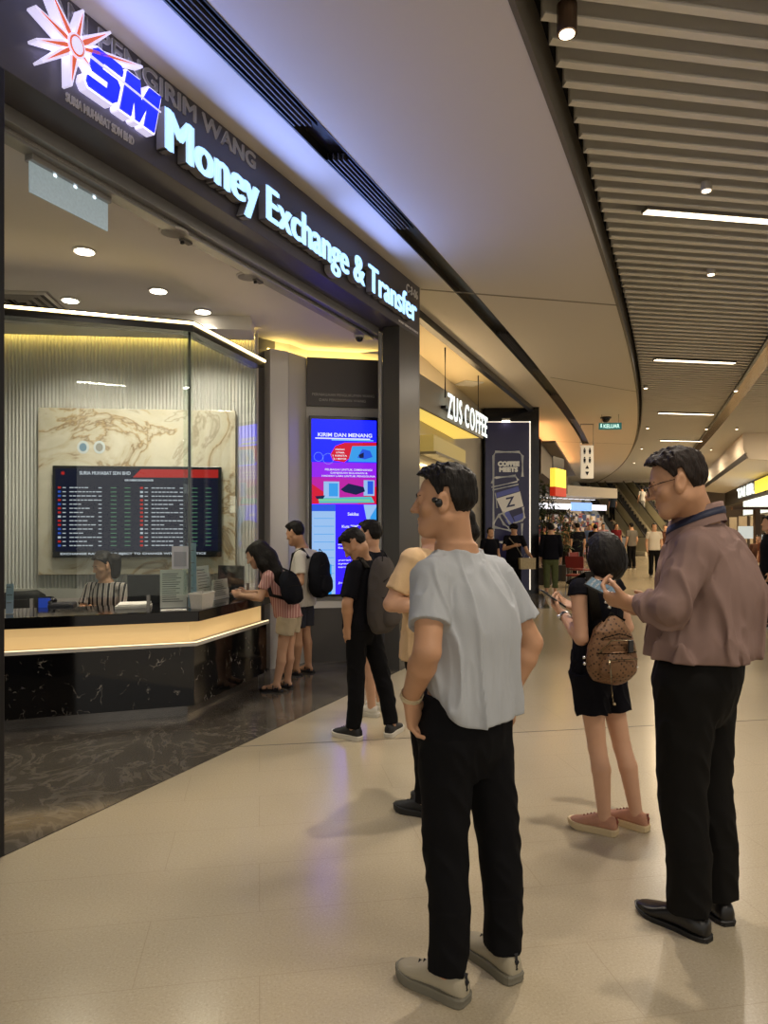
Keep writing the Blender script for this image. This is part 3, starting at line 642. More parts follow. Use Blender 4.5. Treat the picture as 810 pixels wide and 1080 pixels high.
tv = thing('rates_display', 'wide black screen of exchange rates mounted on the cream marble slab', 'screen'); tv.matrix_world = MBK @ Matrix.Translation((t0, -.05, tz0))
mb = MB(); mb.box((0, -.06, 0), (tw, 0, th)); mb.build('bezel', BLACK, tv, bevel=.006)
def em(name, col, s): return mat(name, '#050505', .25, emit=col, es=s, spec=.15)
SN, SWH, SGR, SRD, SBL = em('screen_navy', '#10142c', .8), em('screen_white', '#d8dce8', .7), em('screen_green', '#7ab890', .4), em('screen_red', '#d02c26', .7), em('screen_blue', '#3a60d0', .7)
mb = MB(); fx = lambda u: .03+u*(tw-.06); fz = lambda w: .06+w*(th-.09)
mb.box((fx(0), -.062, fz(0)), (fx(1), -.06, fz(1))); mb.build('screen_panel', SN, tv)
mb = MB(); mb.prism([(fx(.47), -.063, fz(.90)), (fx(1), -.063, fz(.90)), (fx(1), -.063, fz(1)), (fx(.52), -.063, fz(1))], (0, .001, 0)); mb.build('red_banner', SRD, tv)
for tx, ux, zz, ww, hh_ in (('SURIA MUHABAT SDN BHD', .145, fz(.93), tw*.30, .032), ('EXCHANGE RATES ARE SUBJECT TO CHANGE WITHOUT NOTICE', .03, .028, tw*.86, .018), ('OUR CURRENT EXCHANGE RATES', .42, fz(.855), tw*.17, .016)):
    letter(MB(), tx, (fx(ux), -.062, zz), (1, 0, 0), (0, 0, 1), ww, hh_, .001, heavy=.0015).build('screen_heading', SWH, tv)
mb = MB(); mb.ball((fx(.045), -.062, fz(.945)), (.016, .002, .016), 5, 0)
for i in range(8): mb.prism([(fx(.045), -.064, fz(.945)), (fx(.045)+.028*math.cos(i*.785), -.064, fz(.945)+.028*math.sin(i*.785)), (fx(.045)+.01*math.cos(i*.785+.4), -.064, fz(.945)+.01*math.sin(i*.785+.4))], (0, .001, 0), 0)
mb.build('screen_emblem', SRD, tv)
rnd = random.Random(4); mb = MB(); flagm = [SRD, SBL, SWH, SGR]
for c in range(2):
    for i in range(15):
        z = fz(.77-i*.05); x = c*.5
        mb.box((fx(x+.015), -.0635, z-.009), (fx(x+.033), -.062, z+.011), rnd.choice((0, 0, 1, 2)) if c == 0 else rnd.choice((0, 0, 0, 2)))
        mb.box((fx(x+.043), -.0635, z-.004), (fx(x+.063), -.062, z+.005), 2)
        xx = x+.085; ln = rnd.uniform(.05, .15)
        while ln > 0:
            s = rnd.uniform(.012, .03); mb.box((fx(xx), -.0635, z-.004), (fx(xx+s), -.062, z+.006), 2); xx += s+.005; ln -= s
        mb.box((fx(x+.26), -.0635, z-.004), (fx(x+.28), -.062, z+.005), 2); mb.box((fx(x+.335), -.0635, z-.004), (fx(x+.37), -.062, z+.005), 3); mb.box((fx(x+.42), -.0635, z-.004), (fx(x+.455), -.062, z+.005), 3)
tag(mb.build('rate_rows', flagm, tv), kind='stuff')

# ------------------------------------------------------------------ counter
m, nt, b, N, L = nodes_of('black_marble', .07, .5)
vec = mapping(nt, rot=(.3, .2, .6)); nz_ = N('ShaderNodeTexNoise'); nz_.inputs['Scale'].default_value = 5; nz_.inputs['Detail'].default_value = 6; L(vec, nz_.inputs['Vector'])
dv = N('ShaderNodeVectorMath'); dv.operation = 'MULTIPLY_ADD'; dv.inputs[1].default_value = (.5, .5, .5); L(nz_.outputs['Color'], dv.inputs[0]); L(vec, dv.inputs[2])
vo = N('ShaderNodeTexVoronoi'); vo.feature = 'DISTANCE_TO_EDGE'; vo.inputs['Scale'].default_value = 7.5; L(dv.outputs[0], vo.inputs['Vector'])
lines = ramp(nt, vo.outputs['Distance'], [(0, (1, 1, 1)), (.014, (.5, .5, .5)), (.028, (0, 0, 0))]); mask = ramp(nt, noise(nt, vec, 9, 4, .5), [(.55, (0, 0, 0)), (.66, (1, 1, 1))])
fac = mixc(nt, 1., lines, mask, 'MULTIPLY'); L(mixc(nt, fac, '#0b0a0b', '#b8b0a4'), b.inputs['Base Color']); BMARB = m
cC = V3(-1.535, 5.83, 0); dL = unit(V3(-1.29, -.45, 0)); dR = unit(V3(.36, 1.34, 0)); LLt, LRt = 2.1, 1.40
nL = unit(V3(dL[1], -dL[0], 0)); nL = nL if nL[1] > 0 else -nL; nR = V3(-dR[1], dR[0], 0)      # both point to the staff side
def counter_band(mb, o, z0, z1, dep, mi=0):
    """band of the L-shaped counter whose face stands o behind (+) or before (-) the front line"""
    def corner(off):  # intersection of the two offset lines
        Amat = np.array([[nL[0], nL[1]], [nR[0], nR[1]]]); c2 = np.linalg.solve(Amat, np.array([nL[:2]@cC[:2]+off, nR[:2]@cC[:2]+off])); return V3(c2[0], c2[1], 0)
    f0, f1 = corner(o), corner(dep); l0, l1 = cC+dL*LLt+nL*o, cC+dL*LLt+nL*dep; r0, r1 = cC+dR*LRt+nR*o, cC+dR*LRt+nR*dep
    A = lambda p, z: (p[0], p[1], z)
    mb.zprism([A(l0, 0)[:2], A(f0, 0)[:2], A(f1, 0)[:2], A(l1, 0)[:2]], z0, z1, mi); mb.zprism([A(f0, 0)[:2], A(r0, 0)[:2], A(r1, 0)[:2], A(f1, 0)[:2]], z0, z1, mi); return mb
ct = thing('service_counter', 'black marble service counter with a glowing cream band under its top', 'counter', cC); CO = cC
counter_band(MB(), 0, .10, .585, .5).build('base_cabinet', BMARB, ct, off=CO)
counter_band(MB(), .09, .004, .10, .5).build('toe_kick', mat('brushed_steel', '#8a8680', .25, .8), ct, off=CO)
counter_band(MB(), -.03, .585, .612, .5).build('light_ledge', mat('ledge_white', '#d8d2c6', .4), ct, off=CO)
counter_band(MB(), .06, .612, .785, .5).build('glowing_band', mat('cream_glow', '#e8d0a0', .5, emit='#ffcf88', es=.42), ct, off=CO)
counter_band(MB(), -.06, .785, .87, .62).build('counter_top', mat('black_stone', '#0d0c0d', .08), ct, bevel=.004, off=CO)
counter_band(MB(), .5, .69, .72, .92).build('work_shelf', mat('desk_grey', '#7e7a74', .5), ct, off=CO)
mb = MB(); counter_band(mb, -.025, .6125, .618, -.012); mb.build('ledge_strip', mat('ledge_strip_glow', '#fff', .4, emit='#ffe0a8', es=1.6), ct, off=CO)
# glass screen on the counter and the black light trim over it
def glass(name, tint=(.93, .97, .95), refl=1.):
    if name in MATS: return MATS[name]
    m = bpy.data.materials.new(name); m.use_nodes = True; nt = m.node_tree; nt.nodes.clear()
    o = nt.nodes.new('ShaderNodeOutputMaterial'); t = nt.nodes.new('ShaderNodeBsdfTransparent'); g = nt.nodes.new('ShaderNodeBsdfGlossy'); mx = nt.nodes.new('ShaderNodeMixShader'); fr = nt.nodes.new('ShaderNodeLayerWeight')
    t.inputs[0].default_value = (*tint, 1); g.inputs['Roughness'].default_value = .015; pw = nt.nodes.new('ShaderNodeMath'); pw.operation = 'POWER'; pw.inputs[1].default_value = 4.; ma = nt.nodes.new('ShaderNodeMath'); ma.operation = 'MULTIPLY_ADD'; ma.inputs[1].default_value = .8; ma.inputs[2].default_value = .035
    nt.links.new(fr.outputs['Facing'], pw.inputs[0]); nt.links.new(pw.outputs[0], ma.inputs[0]); nt.links.new(ma.outputs[0], mx.inputs[0]); nt.links.new(t.outputs[0], mx.inputs[1]); nt.links.new(g.outputs[0], mx.inputs[2]); nt.links.new(mx.outputs[0], o.inputs[0]); MATS[name] = m; return m
GL = glass('clear_glass')
def seg_prism(a, b, n, o0, o1, z0, z1, mb=None, mi=0):
    mb = mb or MB(); mb.zprism([(a+n*o0)[:2], (b+n*o0)[:2], (b+n*o1)[:2], (a+n*o1)[:2]], z0, z1, mi); return mb
gs = thing('counter_glass', 'tall clear glass screen standing on the black counter top', 'glass screen', cC)
seg_prism(cC+dL*LLt, cC+dL*.004, nL, .10, .11, .99, 3.13).build('glass_pane', GL, gs, off=CO)
seg_prism(cC+dR*.02, cC+dR*LRt, nR, .10, .11, .99, 3.13).build('glass_pane', GL, gs, off=CO)
for a, nn, ls in ((dL, nL, (.35, 1.2, 2.0)), (dR, nR, (.35, 1.2))):
    for l in ls: MB().box(tuple((cC+a*l+nn*.105)[:2]-.012)+(.87,), tuple((cC+a*l+nn*.105)[:2]+.012)+(.995,)).build('glass_clamp', mat('brushed_steel'), gs, off=CO)
mb = MB(); seg_prism(cC+nR*.095-nL*0, cC+nR*.115, dR, .10, .112, .99, 3.13).build('glass_joint', mat('joint_grey', '#4f5452', .4), gs, off=CO)
lt = thing('light_trim', 'black angled trim with a warm light strip hanging above the counter', 'ceiling light', cC+UP*3.13)
counter_band(MB(), .02, 3.13, 3.22, .16).build('trim_body', BLACK, lt, off=CO+UP*3.13)
mb = counter_band(MB(), .005, 3.185, 3.205, .021); mb.build('light_strip', mat('warm_strip', '#fff', .4, emit='#ffdf9a', es=6.), lt, off=CO+UP*3.13)

# ------------------------------------------------------------------ things on the counter
def on_counter(px, seg, o, z=.871):
    d, n = (dL, nL) if seg == 'L' else (dR, nR); b0 = cC+n*o; kx = (px-CXP)/FP; a = (kx*b0[1]-b0[0])/(d[0]-kx*d[1]); p = b0+d*a
    e = -d if seg == 'L' else d; return V3(p[0], p[1], z), math.atan2(e[1], e[0])
def holder(px, py0, wpx, label, lines, seg, o, col='#c6c8c0', lean=.12, name='paper_notice', sup=True):
    """an upright sheet in an acrylic stand on the counter"""
    p, rz = on_counter(px, seg, o); Y = p[1]; hgt = H0+(HZ-py0)/FP*Y-.871; c = abs(math.cos(rz)-(px-CXP)/FP*math.sin(rz)); w = wpx/FP*Y/max(c, .45)
    t = thing(name, label, 'notice', p, rz)
    mb = MB(); mb.prism([(-w/2, 0, 0), (w/2, 0, 0), (w/2, lean*hgt, hgt), (-w/2, lean*hgt, hgt)], (0, .004, 0)); mb.build('sheet', mat('sheet'+col, col, .6), t)
    mb = MB()
    for i in range(lines):
        z = hgt*(.88-.78*i/max(lines, 1)); ww = w*random.uniform(.5, .84)*.5; mb.prism([(-w*.42, lean*z-.002, z), (-w*.42+ww*2, lean*z-.002, z), (-w*.42+ww*2, lean*(z+.006)-.002, z+.006), (-w*.42, lean*(z+.006)-.002, z+.006)], (0, .001, 0))
    if lines: tag(mb.build('print_lines', mat('print_grey', '#5c605e', .7), t), kind='stuff')
    mb = MB(); mb.box((-w/2, -.004, 0), (w/2, .06, .004)); mb.build('stand_foot', mat('acrylic', '#b8bcb8', .1), t)
    return t
holder(183, 601, 28, 'large white notice sheet standing on the counter beside the monitor', 14, 'L', .24)
holder(217, 597, 14, 'narrow white notice sheet standing behind the white basket', 9, 'R', .30)
holder(234, 611, 16, 'white notice sheet standing on the counter right of the white basket', 8, 'R', .22)
holder(203, 573, 9, 'tall blue and white leaflet strip at the glass joint', 4, 'L', .21, col='#7f9cae', name='leaflet_strip')
holder(10, 616, 8, 'blue and white leaflet stand at the left end of the counter', 3, 'L', .2, col='#8fa4b8', name='leaflet_stand')
p, rz = on_counter(190, 'L', .085); t = thing('glass_card', 'small white card stuck up on the glass above the large notice', 'card', (p[0], p[1], zat(600, p)), rz); mb = MB(); mb.box((-.065, -.003, 0), (.065, .003, .185)); mb.build('card_sheet', mat('card_white', '#b8bcc4', .6), t); mb = MB(); mb.box((-.05, -.005, .02), (.05, -.003, .14)); mb.build('card_panel', mat('card_grey', '#8f949c', .6), t)
p, rz = on_counter(213, 'R', .022); t = thing('paper_basket', 'white plastic basket on the counter in front of the notices', 'basket', p, rz)
mb = MB(); bx = lambda s, z: [(-.1*s, -.055*s, z), (.1*s, -.055*s, z), (.1*s, .055*s, z), (-.1*s, .055*s, z)]
mb.loft([bx(.9, 0), bx(1.08, .125), bx(1.0, .125), bx(.82, .01)]); mb.build('basket_body', mat('white_plastic', '#c9c6bd', .45, var=.1, vscale=60), t)
mb = MB(); ro, ri = bx(1.15, .118), bx(1.0, .118); mb.loft([ro, [(a, b, .13) for a, b, c in ro], [(a, b, .13) for a, b, c in ri], ri], 0, False); mb.build('basket_rim', mat('white_plastic'), t)
p, rz = on_counter(140, 'L', .36); t = thing('paper_tray', 'flat white tray of papers on the counter in front of the clerk', 'tray', p, rz)
mb = MB(); mb.prism([(-.14, -.08, 0), (.14, -.08, 0), (.16, .1, 0), (-.12, .1, 0)], (0, 0, .02)); mb.build('tray_body', mat('white_plastic'), t)
mb = MB(); mb.prism([(-.12, -.06, .02), (.12, -.07, .02), (.15, .08, .03), (-.1, .09, .03)], (0, 0, .012)); mb.build('paper_stack', mat('paper', '#dcdad2', .7), t)
p, rz = on_counter(183, 'L', .02); t = thing('paper_slips', 'white paper slips lying at the foot of the large notice', 'paper', p, rz); mb = MB(); mb.box((-.1, -.04, 0), (.1, .04, .008)); mb.build('slip_stack', mat('paper'), t, bevel=.002); mb = MB(); mb.box((-.06, -.03, .008), (.07, .03, .012)); mb.build('loose_slip', mat('paper_grey', '#b8b6b0', .7), t)
def monitor(px, py0, py1, wpx, Y, label, rz=.1, zb=.72, scr=None):
    p = W(px, py1, Y); w, hh = wpx/FP*Y, (py1-py0)/FP*Y; t = thing('computer_monitor', label, 'monitor', (p[0], p[1], zb), rz); dz = max(.06, p[2]-zb)
    mb = MB(); mb.box((-w/2, 0, dz), (w/2, .03, dz+hh)); mb.build('casing', mat('monitor_black', '#17181a', .45), t, bevel=.006)
    mb = MB(); mb.box((-.03, .02, .01), (.03, .05, dz+hh*.5)); mb.box((-.1, -.06, 0), (.1, .1, .012)); mb.build('stand', mat('monitor_black'), t, bevel=.003)
    if scr: mb = MB(); mb.box((-w/2+.012, -.002, dz+.015), (w/2-.012, 0, dz+hh-.012)); mb.build('screen_panel', scr, t)
    return t
monitor(152, 606, 645, 34, 6.4, 'black computer monitor standing to the right of the clerk', .15)
monitor(243, 602, 626, 30, 7.2, 'black computer monitor behind the glass beside the girl in pink', -.3, .87)
monitor(47, 630, 650, 15, 6.22, 'small lit blue monitor at the left of the staff desk', .2, scr=em('monitor_blue', '#2c48a8', .6))
p = W(25, 640, 6.75); t = thing('office_chair', 'black office chair behind the left end of the counter', 'chair', (p[0], p[1], 0), .5)
mb = MB(); rings = []
for z, w in ((.55, .16), (.62, .21), (.78, .22), (.88, .2), (.93, .13)): rings.append([(x*w, .2+.05*(1-x*x)*-1+dy, z) for x, dy in [(-1, 0), (-.5, -.01), (0, -.015), (.5, -.01), (1, 0), (1, .05), (.5, .05), (0, .05), (-.5, .05), (-1, .05)]])
mb.loft(rings); mb.build('backrest', mat('chair_black', '#1b1b1d', .7), t, True)
mb = MB(); mb.box((-.24, -.25, .43), (.24, .22, .5)); mb.build('seat', mat('chair_black'), t, bevel=.03)
mb = MB(); mb.cyl((0, 0), .03, .08, .43); [mb.tube([(0, 0, .1), (.3*math.cos(a), .3*math.sin(a), .06)], .02) for a in np.arange(5)*1.2566]; mb.build('pedestal', DARKM, t)
mb = MB(); mb.box((-.03, .2, .45), (.03, .25, .7)); mb.build('back_support', DARKM, t)
p = W(66, 646, 6.18); t = thing('desk_phone', 'dark desk telephone behind the left part of the counter', 'telephone', (p[0], p[1], .725), .2)
mb = MB(); mb.prism([(-.1, -.1, 0), (.1, -.1, 0), (.1, .1, 0), (-.1, .1, 0)], (0, .0, .17)); mb.build('phone_base', mat('phone_dark', '#2a2c30', .4), t, bevel=.015)
mb = MB(); mb.tube([(-.08, -.08, .18), (-.08, .0, .205), (-.08, .08, .18)], .02); mb.build('handset', mat('monitor_black'), t, True)
# round stickers seen on the marble
for px, lb in ((90, 'left one of two round white stickers above the rates screen'), (107, 'right one of two round white stickers above the rates screen')):
    q, aq = on_line(px); t = thing('round_sticker', lb, 'sticker'); t.matrix_world = MBK @ Matrix.Translation((aq, -.0505, zat(472.5, q)))
    mb = MB(); mb.prism([(.058*math.cos(x), -.003, .066*math.sin(x)) for x in np.arange(28)/28*6.283], (0, .003, 0)); mb.build('disc', mat('sticker_white', '#c4cdd2', .4), t)
    mb = MB(); mb.prism([(.036*math.cos(x), -.0045, .042*math.sin(x)) for x in np.arange(20)/20*6.283], (0, .0015, 0)); mb.build('seal', mat('sticker_blue', '#6f8ea6', .4) if px < 100 else mat('sticker_grey', '#8f8f8a', .4), t)

# ------------------------------------------------------------------ tall poster screen
sc_ = thing('poster_screen', 'tall blue advertising screen on the pale wall inside the money exchange', 'screen'); sc_.matrix_world = MW @ Matrix.Translation((.02, -.03, .75))
sw, sh_ = wlen-.035, 2.05
mb = MB(); mb.box((0, -.05, 0), (sw, 0, sh_)); mb.build('bezel', BLACK, sc_, bevel=.004)
mb = MB(); Xs = lambda u: .03+u*(sw-.06); Zs = lambda w: .03+(1-w)*(sh_-.07)          # w runs down
def rect(mb, u0, w0, u1, w1, lay, mi=0): mb.box((Xs(u0), -.05-.0015*lay-.001, Zs(w1)), (Xs(u1), -.05-.0015*lay, Zs(w0)), mi)
def poly(mb, P, lay, mi=0): mb.prism([(Xs(u), -.05-.0015*lay-.001, Zs(w)) for u, w in P], (0, .001, 0), mi)
ES = .95
pal = [em('poster_blue', '#0c12e0', 4.5), em('poster_purple', '#7a1cc8', 1.5), em('poster_red', '#d81a38', ES), em('poster_sky', '#3aa0f0', ES), em('poster_pale', '#9cc4f4', ES), em('poster_white', '#eef2ff', ES), em('poster_deep', '#1a0ca8', 4.0), em('poster_dark', '#141a4a', ES), em('poster_teal', '#58c0c8', ES), em('poster_green', '#7ed0a0', ES), em('poster_mid', '#2a5ce8', ES), em('poster_magenta', '#c020a8', ES)]
mb.box((Xs(0), -.051, Zs(1)), (Xs(1), -.05, Zs(0)), 0)
rect(mb, 0, .245, 1, .34, 1, 1); rect(mb, 0, .33, 1, .485, 1, 11); poly(mb, [(0, .485), (0, .37), (.2, .42), (.3, .485)], 2, 2); poly(mb, [(.7, .485), (.88, .41), (1, .38), (1, .485)], 2, 2)
poly(mb, [(.32, .235), (.28, .20), (.36, .15), (.5, .13), (1, .125), (1, .15), (.62, .15), (.58, .22), (.5, .245)], 2, 2)
poly(mb, [(.56, .24), (.62, .15), (1, .145), (1, .24)], 3, 3); poly(mb, [(.70, .215), (.78, .165), (.9, .175), (.94, .21), (.82, .225)], 4, 10); poly(mb, [(.72, .20), (.80, .185), (.80, .215), (.74, .218)], 5, 7)
rect(mb, .18, .355, .42, .45, 3, 4); rect(mb, .26, .365, .40, .44, 4, 3); poly(mb, [(.44, .40), (.56, .365), (.80, .385), (.82, .41), (.68, .43), (.5, .415)], 4, 7); rect(mb, .80, .345, .97, .435, 3, 4); rect(mb, .86, .35, .95, .425, 4, 10)
poly(mb, [(.15, .45), (.92, .44), (.97, .475), (.1, .48)], 3, 8); rect(mb, .1, .455, .9, .468, 5, 9); poly(mb, [(.05, .44), (.2, .435), (.17, .455), (.07, .455)], 5, 7)
for i in range(24):
    a = i*.2618; mb.box((Xs(.10)+.05*math.cos(a)-.003, -.056, Zs(.215)+.05*math.sin(a)-.003), (Xs(.10)+.05*math.cos(a)+.003, -.055, Zs(.215)+.05*math.sin(a)+.003), 4)
    mb.box((Xs(.25)+.06*math.cos(a)-.003, -.056, Zs(.225)+.06*math.sin(a)-.003), (Xs(.25)+.06*math.cos(a)+.003, -.055, Zs(.225)+.06*math.sin(a)+.003), 4)
rect(mb, 0, .487, .36, 1, 1, 4); rect(mb, 0, .487, .36, .525, 2, 10); rect(mb, 0, .83, .3, 1, 2, 3); rect(mb, .36, .487, 1, 1, 1, 6); poly(mb, [(.80, .487), (1, .487), (1, .75), (.88, .64)], 2, 4); poly(mb, [(.9, .56), (1, .5), (1, .66)], 3, 3)
for i in range(9): rect(mb, .03, .565+.045*i, .34, .568+.045*i, 3, 3)
mb.build('screen_panel', pal, sc_)
mb = MB()
def st(s, u0, u1, w, hgt, bold=.01, mi=0, lay=6): letter(MB(), s, (Xs(u0), -.05-.0015*lay, Zs(w)), (1, 0, 0), (0, 0, 1), (u1-u0)*(sw-.06), hgt, .001, bold, mi=mi).build('poster_line', [pal[5], pal[9]], sc_)
st('KIRIM DAN MENANG', .09, .93, .098, .042, .025); rect(mb, .05, .105, .9, .112, 6, 0); rect(mb, .3, .113, .95, .119, 6, 1)
for q, (t_, a_, b_) in enumerate((('HADIAH', .36, .5), ('UTAMA', .37, .5), ('1 KERETA', .32, .54), ('& 1 MOTOR', .33, .53))): st(t_, a_, b_, .175+.018*q, .018, .02)
st('PELBAGAI UNTUK DIMENANGI', .2, .93, .292, .022, .012); st('GANJARAN BULANAN &', .28, .86, .31, .02, .012); st('HADIAH LAIN UNTUK PENGGUNA', .15, .98, .328, .02, .012)
st('Sekilas', .55, .72, .55, .036, .02); st('Kuiz "SM"', .46, .72, .62, .03, .02)
for i, wv in enumerate((.70, .72, .74, .81, .83, .85, .94)): st(('Cara guna saat ini', 'sertai pemenang', 'Semua', 'yuran dan', 'syarat', 'terma', 'Jom')[i], .40, (.84, .8, .62, .75, .65, .6, .55)[i], wv, .02, .012)
mb.build('poster_underline', [pal[5], pal[9]], sc_)

# ------------------------------------------------------------------ illuminated shop sign on the fascia
sg = thing('shop_sign', 'blue and white illuminated money exchange sign on the dark fascia', 'sign'); sg.matrix_world = MS
XD, ZD = (1, 0, 0), (0, 0, 1)
FACE = mat('letter_face', '#cfe4ff', .4, emit='#9fd0ff', es=1.0); SIDE = mat('letter_return', '#8d8c92', .45); DIM = mat('dim_letter', '#f2f0f2', .5); LBLUE = mat('logo_blue', '#1828e0', .4, emit='#1426ff', es=1.0); LWH = mat('logo_white', '#f2f0ff', .4, emit='#dcd6ff', es=.75); LOR = mat('logo_orange', '#e06030', .5, emit='#f07048', es=.5)
txt = 'Money Exchange & Transfer'; bold = .0; vx, _ = glyphs(txt, bold, 0, .5); fullw = vx[:, 0].max()-vx[:, 0].min(); x00 = vx[:, 0].min(); cap = glyphs('H', bold, 0, .5)[0][:, 1]; y00, chh = cap.min(), cap.max()-cap.min()
s0_, s1_, z0_, hh = 1.03, 5.04, 3.80, .245; sx, sy = (s1_-s0_)/fullw, hh/chh
for i, chx in enumerate(txt):
    if chx == ' ': continue
    v, f = glyphs(chx, bold, 0, .5); pen = glyphs(txt[:i+1], bold, 0, .5)[0][:, 0].max()-v[:, 0].max()
    mb = MB(); hv = .024; l0, l1 = s0_+(v[:, 0].min()+pen-x00)*sx, s0_+(v[:, 0].max()+pen-x00)*sx
    fr = [q for q in f if all(v[a][2] > 0 for a in q)]; ot = [q for q in f if not all(v[a][2] > 0 for a in q)]
    for hx, hy in ((-hv, 0), (0, .005), (0, -.005), (hv, 0), (-hv*.5, 0), (hv*.5, 0)):
        P = np.stack([s0_+(v[:, 0]+pen-x00)*sx+hx, np.where(v[:, 2] > 0, -.075, -.012), z0_+(v[:, 1]-y00)*sy+hy], 1); mb.add(P, fr, 0); mb.add(P, ot, 1)
    mb.build('sign_letter', [FACE, SIDE], sg)
mb = MB(); letter(mb, 'PENGURUP DAN PENGIRIM WANG', (-.92, 0, 4.15), XD, ZD, 2.97, .104, .008, .0, heavy=.003); mb.build('upper_line', DIM, sg)
a, z = shop_sz(69, 110); b2, _ = shop_sz(141, 150)
mb = MB(); letter(mb, 'SURIA MUHABAT SDN BHD', (a, 0, 3.742), XD, ZD, b2-a, .044, .004, heavy=.002); mb.build('company_line', DIM, sg)
mb = MB(); letter(mb, 'C-3-06', (4.93, 0, 4.12), XD, ZD, .33, .09, .008); mb.build('unit_number', DIM, sg)
mb = MB(); letter(mb, 'MONEY SERVICES BUSINESS', (4.72, 0, 3.735), XD, ZD, .56, .022, .004); mb.build('licence_line', DIM, sg)
c0 = np.array(shop_sz(68.5, 53)); mb = MB(); og = MB()
for tx, ty, w in ((38, -14, .030), (26, 11, .026), (27, 46, .024), (33, 69, .022), (64, 94, .03), (106, 38, .03), (77, 15, .024), (140, 74, .022), (84, 74, .018)):
    e = np.array(shop_sz(tx, ty)); d = e-c0; n = np.array([-d[1], d[0]])/np.linalg.norm(d)
    K = lambda p, y: (p[0], y, p[1])
    A = [c0+n*w*.5, c0+d*.25+n*w, e+n*.006, e-n*.006, c0+d*.25-n*w, c0-n*w*.5]; mb.prism([K(p, -.075) for p in A][::-1], (0, .06, 0), 0)
    A = [c0+n*w*.25, c0+d*.28+n*w*.42, e-d*.12, c0+d*.28-n*w*.42, c0-n*w*.25]; og.prism([K(p, -.078) for p in A][::-1], (0, .003, 0), 0)
mb.build('sunburst', LWH, sg); og.build('sunburst_streaks', LOR, sg)
mb = MB(); mb.prism([(c0[0]+.055*math.cos(x), -.084, c0[1]+.062*math.sin(x)) for x in np.arange(24)/24*6.283], (0, .006, 0)); mb.build('sunburst_centre', LWH, sg)
mb = MB(); mb.prism([(c0[0]+.045*math.cos(x), -.087, c0[1]+.052*math.sin(x)) for x in np.arange(24)/24*6.283], (0, .003, 0)); mb.prism([(c0[0]+.036*math.cos(x), -.089, c0[1]+.042*math.sin(x)) for x in np.arange(24)/24*6.283], (0, .002, 0), 1); mb.build('sunburst_ring', [LOR, LWH], sg)
sA, _ = shop_sz(79, 80); sB, _ = shop_sz(156, 110)
SP_ = [(0, .24), (0, .1), (.1, 0), (.88, 0), (1, .1), (1, .48), (.88, .6), (.38, .6), (.38, .76), (1, .76), (1, .9), (.9, 1), (.12, 1), (0, .9), (0, .5), (.12, .4), (.62, .4), (.62, .24)]
MP_ = [(0, 0), (0, 1), (.36, 1), (.5, .52), (.64, 1), (1, 1), (1, 0), (.69, 0), (.69, .5), (.56, 0), (.44, 0), (.31, .5), (.31, 0)]
wt = sB-sA; ws, wm, hg, zb = wt*.40, wt*.50, .238, 3.842; sl_ = .055
def mono(mb, P, x0, w, y0, y1, hv=0.):
    for dx, dz in ([(0, 0)] if not hv else [(hv*math.cos(q), hv*math.sin(q)) for q in np.arange(12)*.5236]):
        mb.prism([(x0+u*w+v_*sl_+dx, y0, zb+v_*hg+dz) for u, v_ in P][::-1 if P is MP_ else 1], (0, y1-y0, 0))
for nm, hv_, y0, y1, mm in (('monogram_outline', .012, -.068, -.012, LWH), ('monogram', 0., -.078, -.069, LBLUE)):
    for P, x0, w in ((SP_, sA, ws), (MP_, sA+ws+wt*.045, wm)): mb = MB(); mono(mb, P, x0, w, y0, y1, hv_); mb.build(nm, mm, sg)
mb = MB(); e0, e1 = np.array(shop_sz(82, 62)), np.array(shop_sz(158, 122)); mb.prism([(p[0], -.086, p[1]) for p in (e0-[0, .012], e1-[0, .004], e1+[0, .004], e0+[0, .004])], (0, .004, 0)); mb.build('monogram_streak', LWH, sg)

# ------------------------------------------------------------------ things on the shop ceiling
DL = mat('downlight_glow', '#fff', .4, emit='#fff2d8', es=14.)
first = None
for i, (px, py, lb) in enumerate(((89, 264, 'round recessed downlight nearest the street sign of the shop ceiling'), (167, 306, 'round recessed downlight in the middle of the shop ceiling'), (214, 328, 'round recessed downlight furthest right on the shop ceiling'), (74, 316, 'round recessed downlight beside the square air vent'))):
    lb = ['round recessed downlight closest below the glass exit panel', lb, 'round recessed downlight furthest right on the shop ceiling', lb][i]
    Y = FP*(CS-H0)/(HZ-py); p = W(px, py, Y)
    if first is None:
        first = thing('downlight', lb, 'ceiling light', (p[0], p[1], CS), 0, 'downlights in the shop ceiling')
        mb = MB(); mb.cyl((0, 0), .085, -.012, 0, 28); mb.build('trim_ring', WHITEP, first); mb = MB(); mb.cyl((0, 0), .068, -.016, -.012, 28); mb.build('lens', DL, first)
    else: dup(first, (p[0], p[1], CS), label=lb)
    l = bpy.data.lights.new('downlight_beam', 'SPOT'); l.energy = 105; l.spot_size = 2.3; l.spot_blend = .6; l.color = srgb('#fff0dc'); l.shadow_soft_size = .07
    o = bpy.data.objects.new('downlight_beam', l); COL.objects.link(o); o.location = (p[0], p[1], CS-.04)
for px, py, lb in ((183, 244, 'round ceiling speaker beside the glass exit panel'), (262, 291, 'round ceiling speaker near the shop front track'), ):
    Y = FP*(CS-H0)/(HZ-py); p = W(px, py, Y); t = thing('ceiling_speaker', lb, 'speaker', (p[0], p[1], CS))
    mb = MB(); mb.cyl((0, 0), .10, -.012, 0, 28); mb.build('speaker_rim', WHITEP, t); mb = MB(); mb.cyl((0, 0), .085, -.015, -.012, 28); mb.build('speaker_grille', GREYP, t)
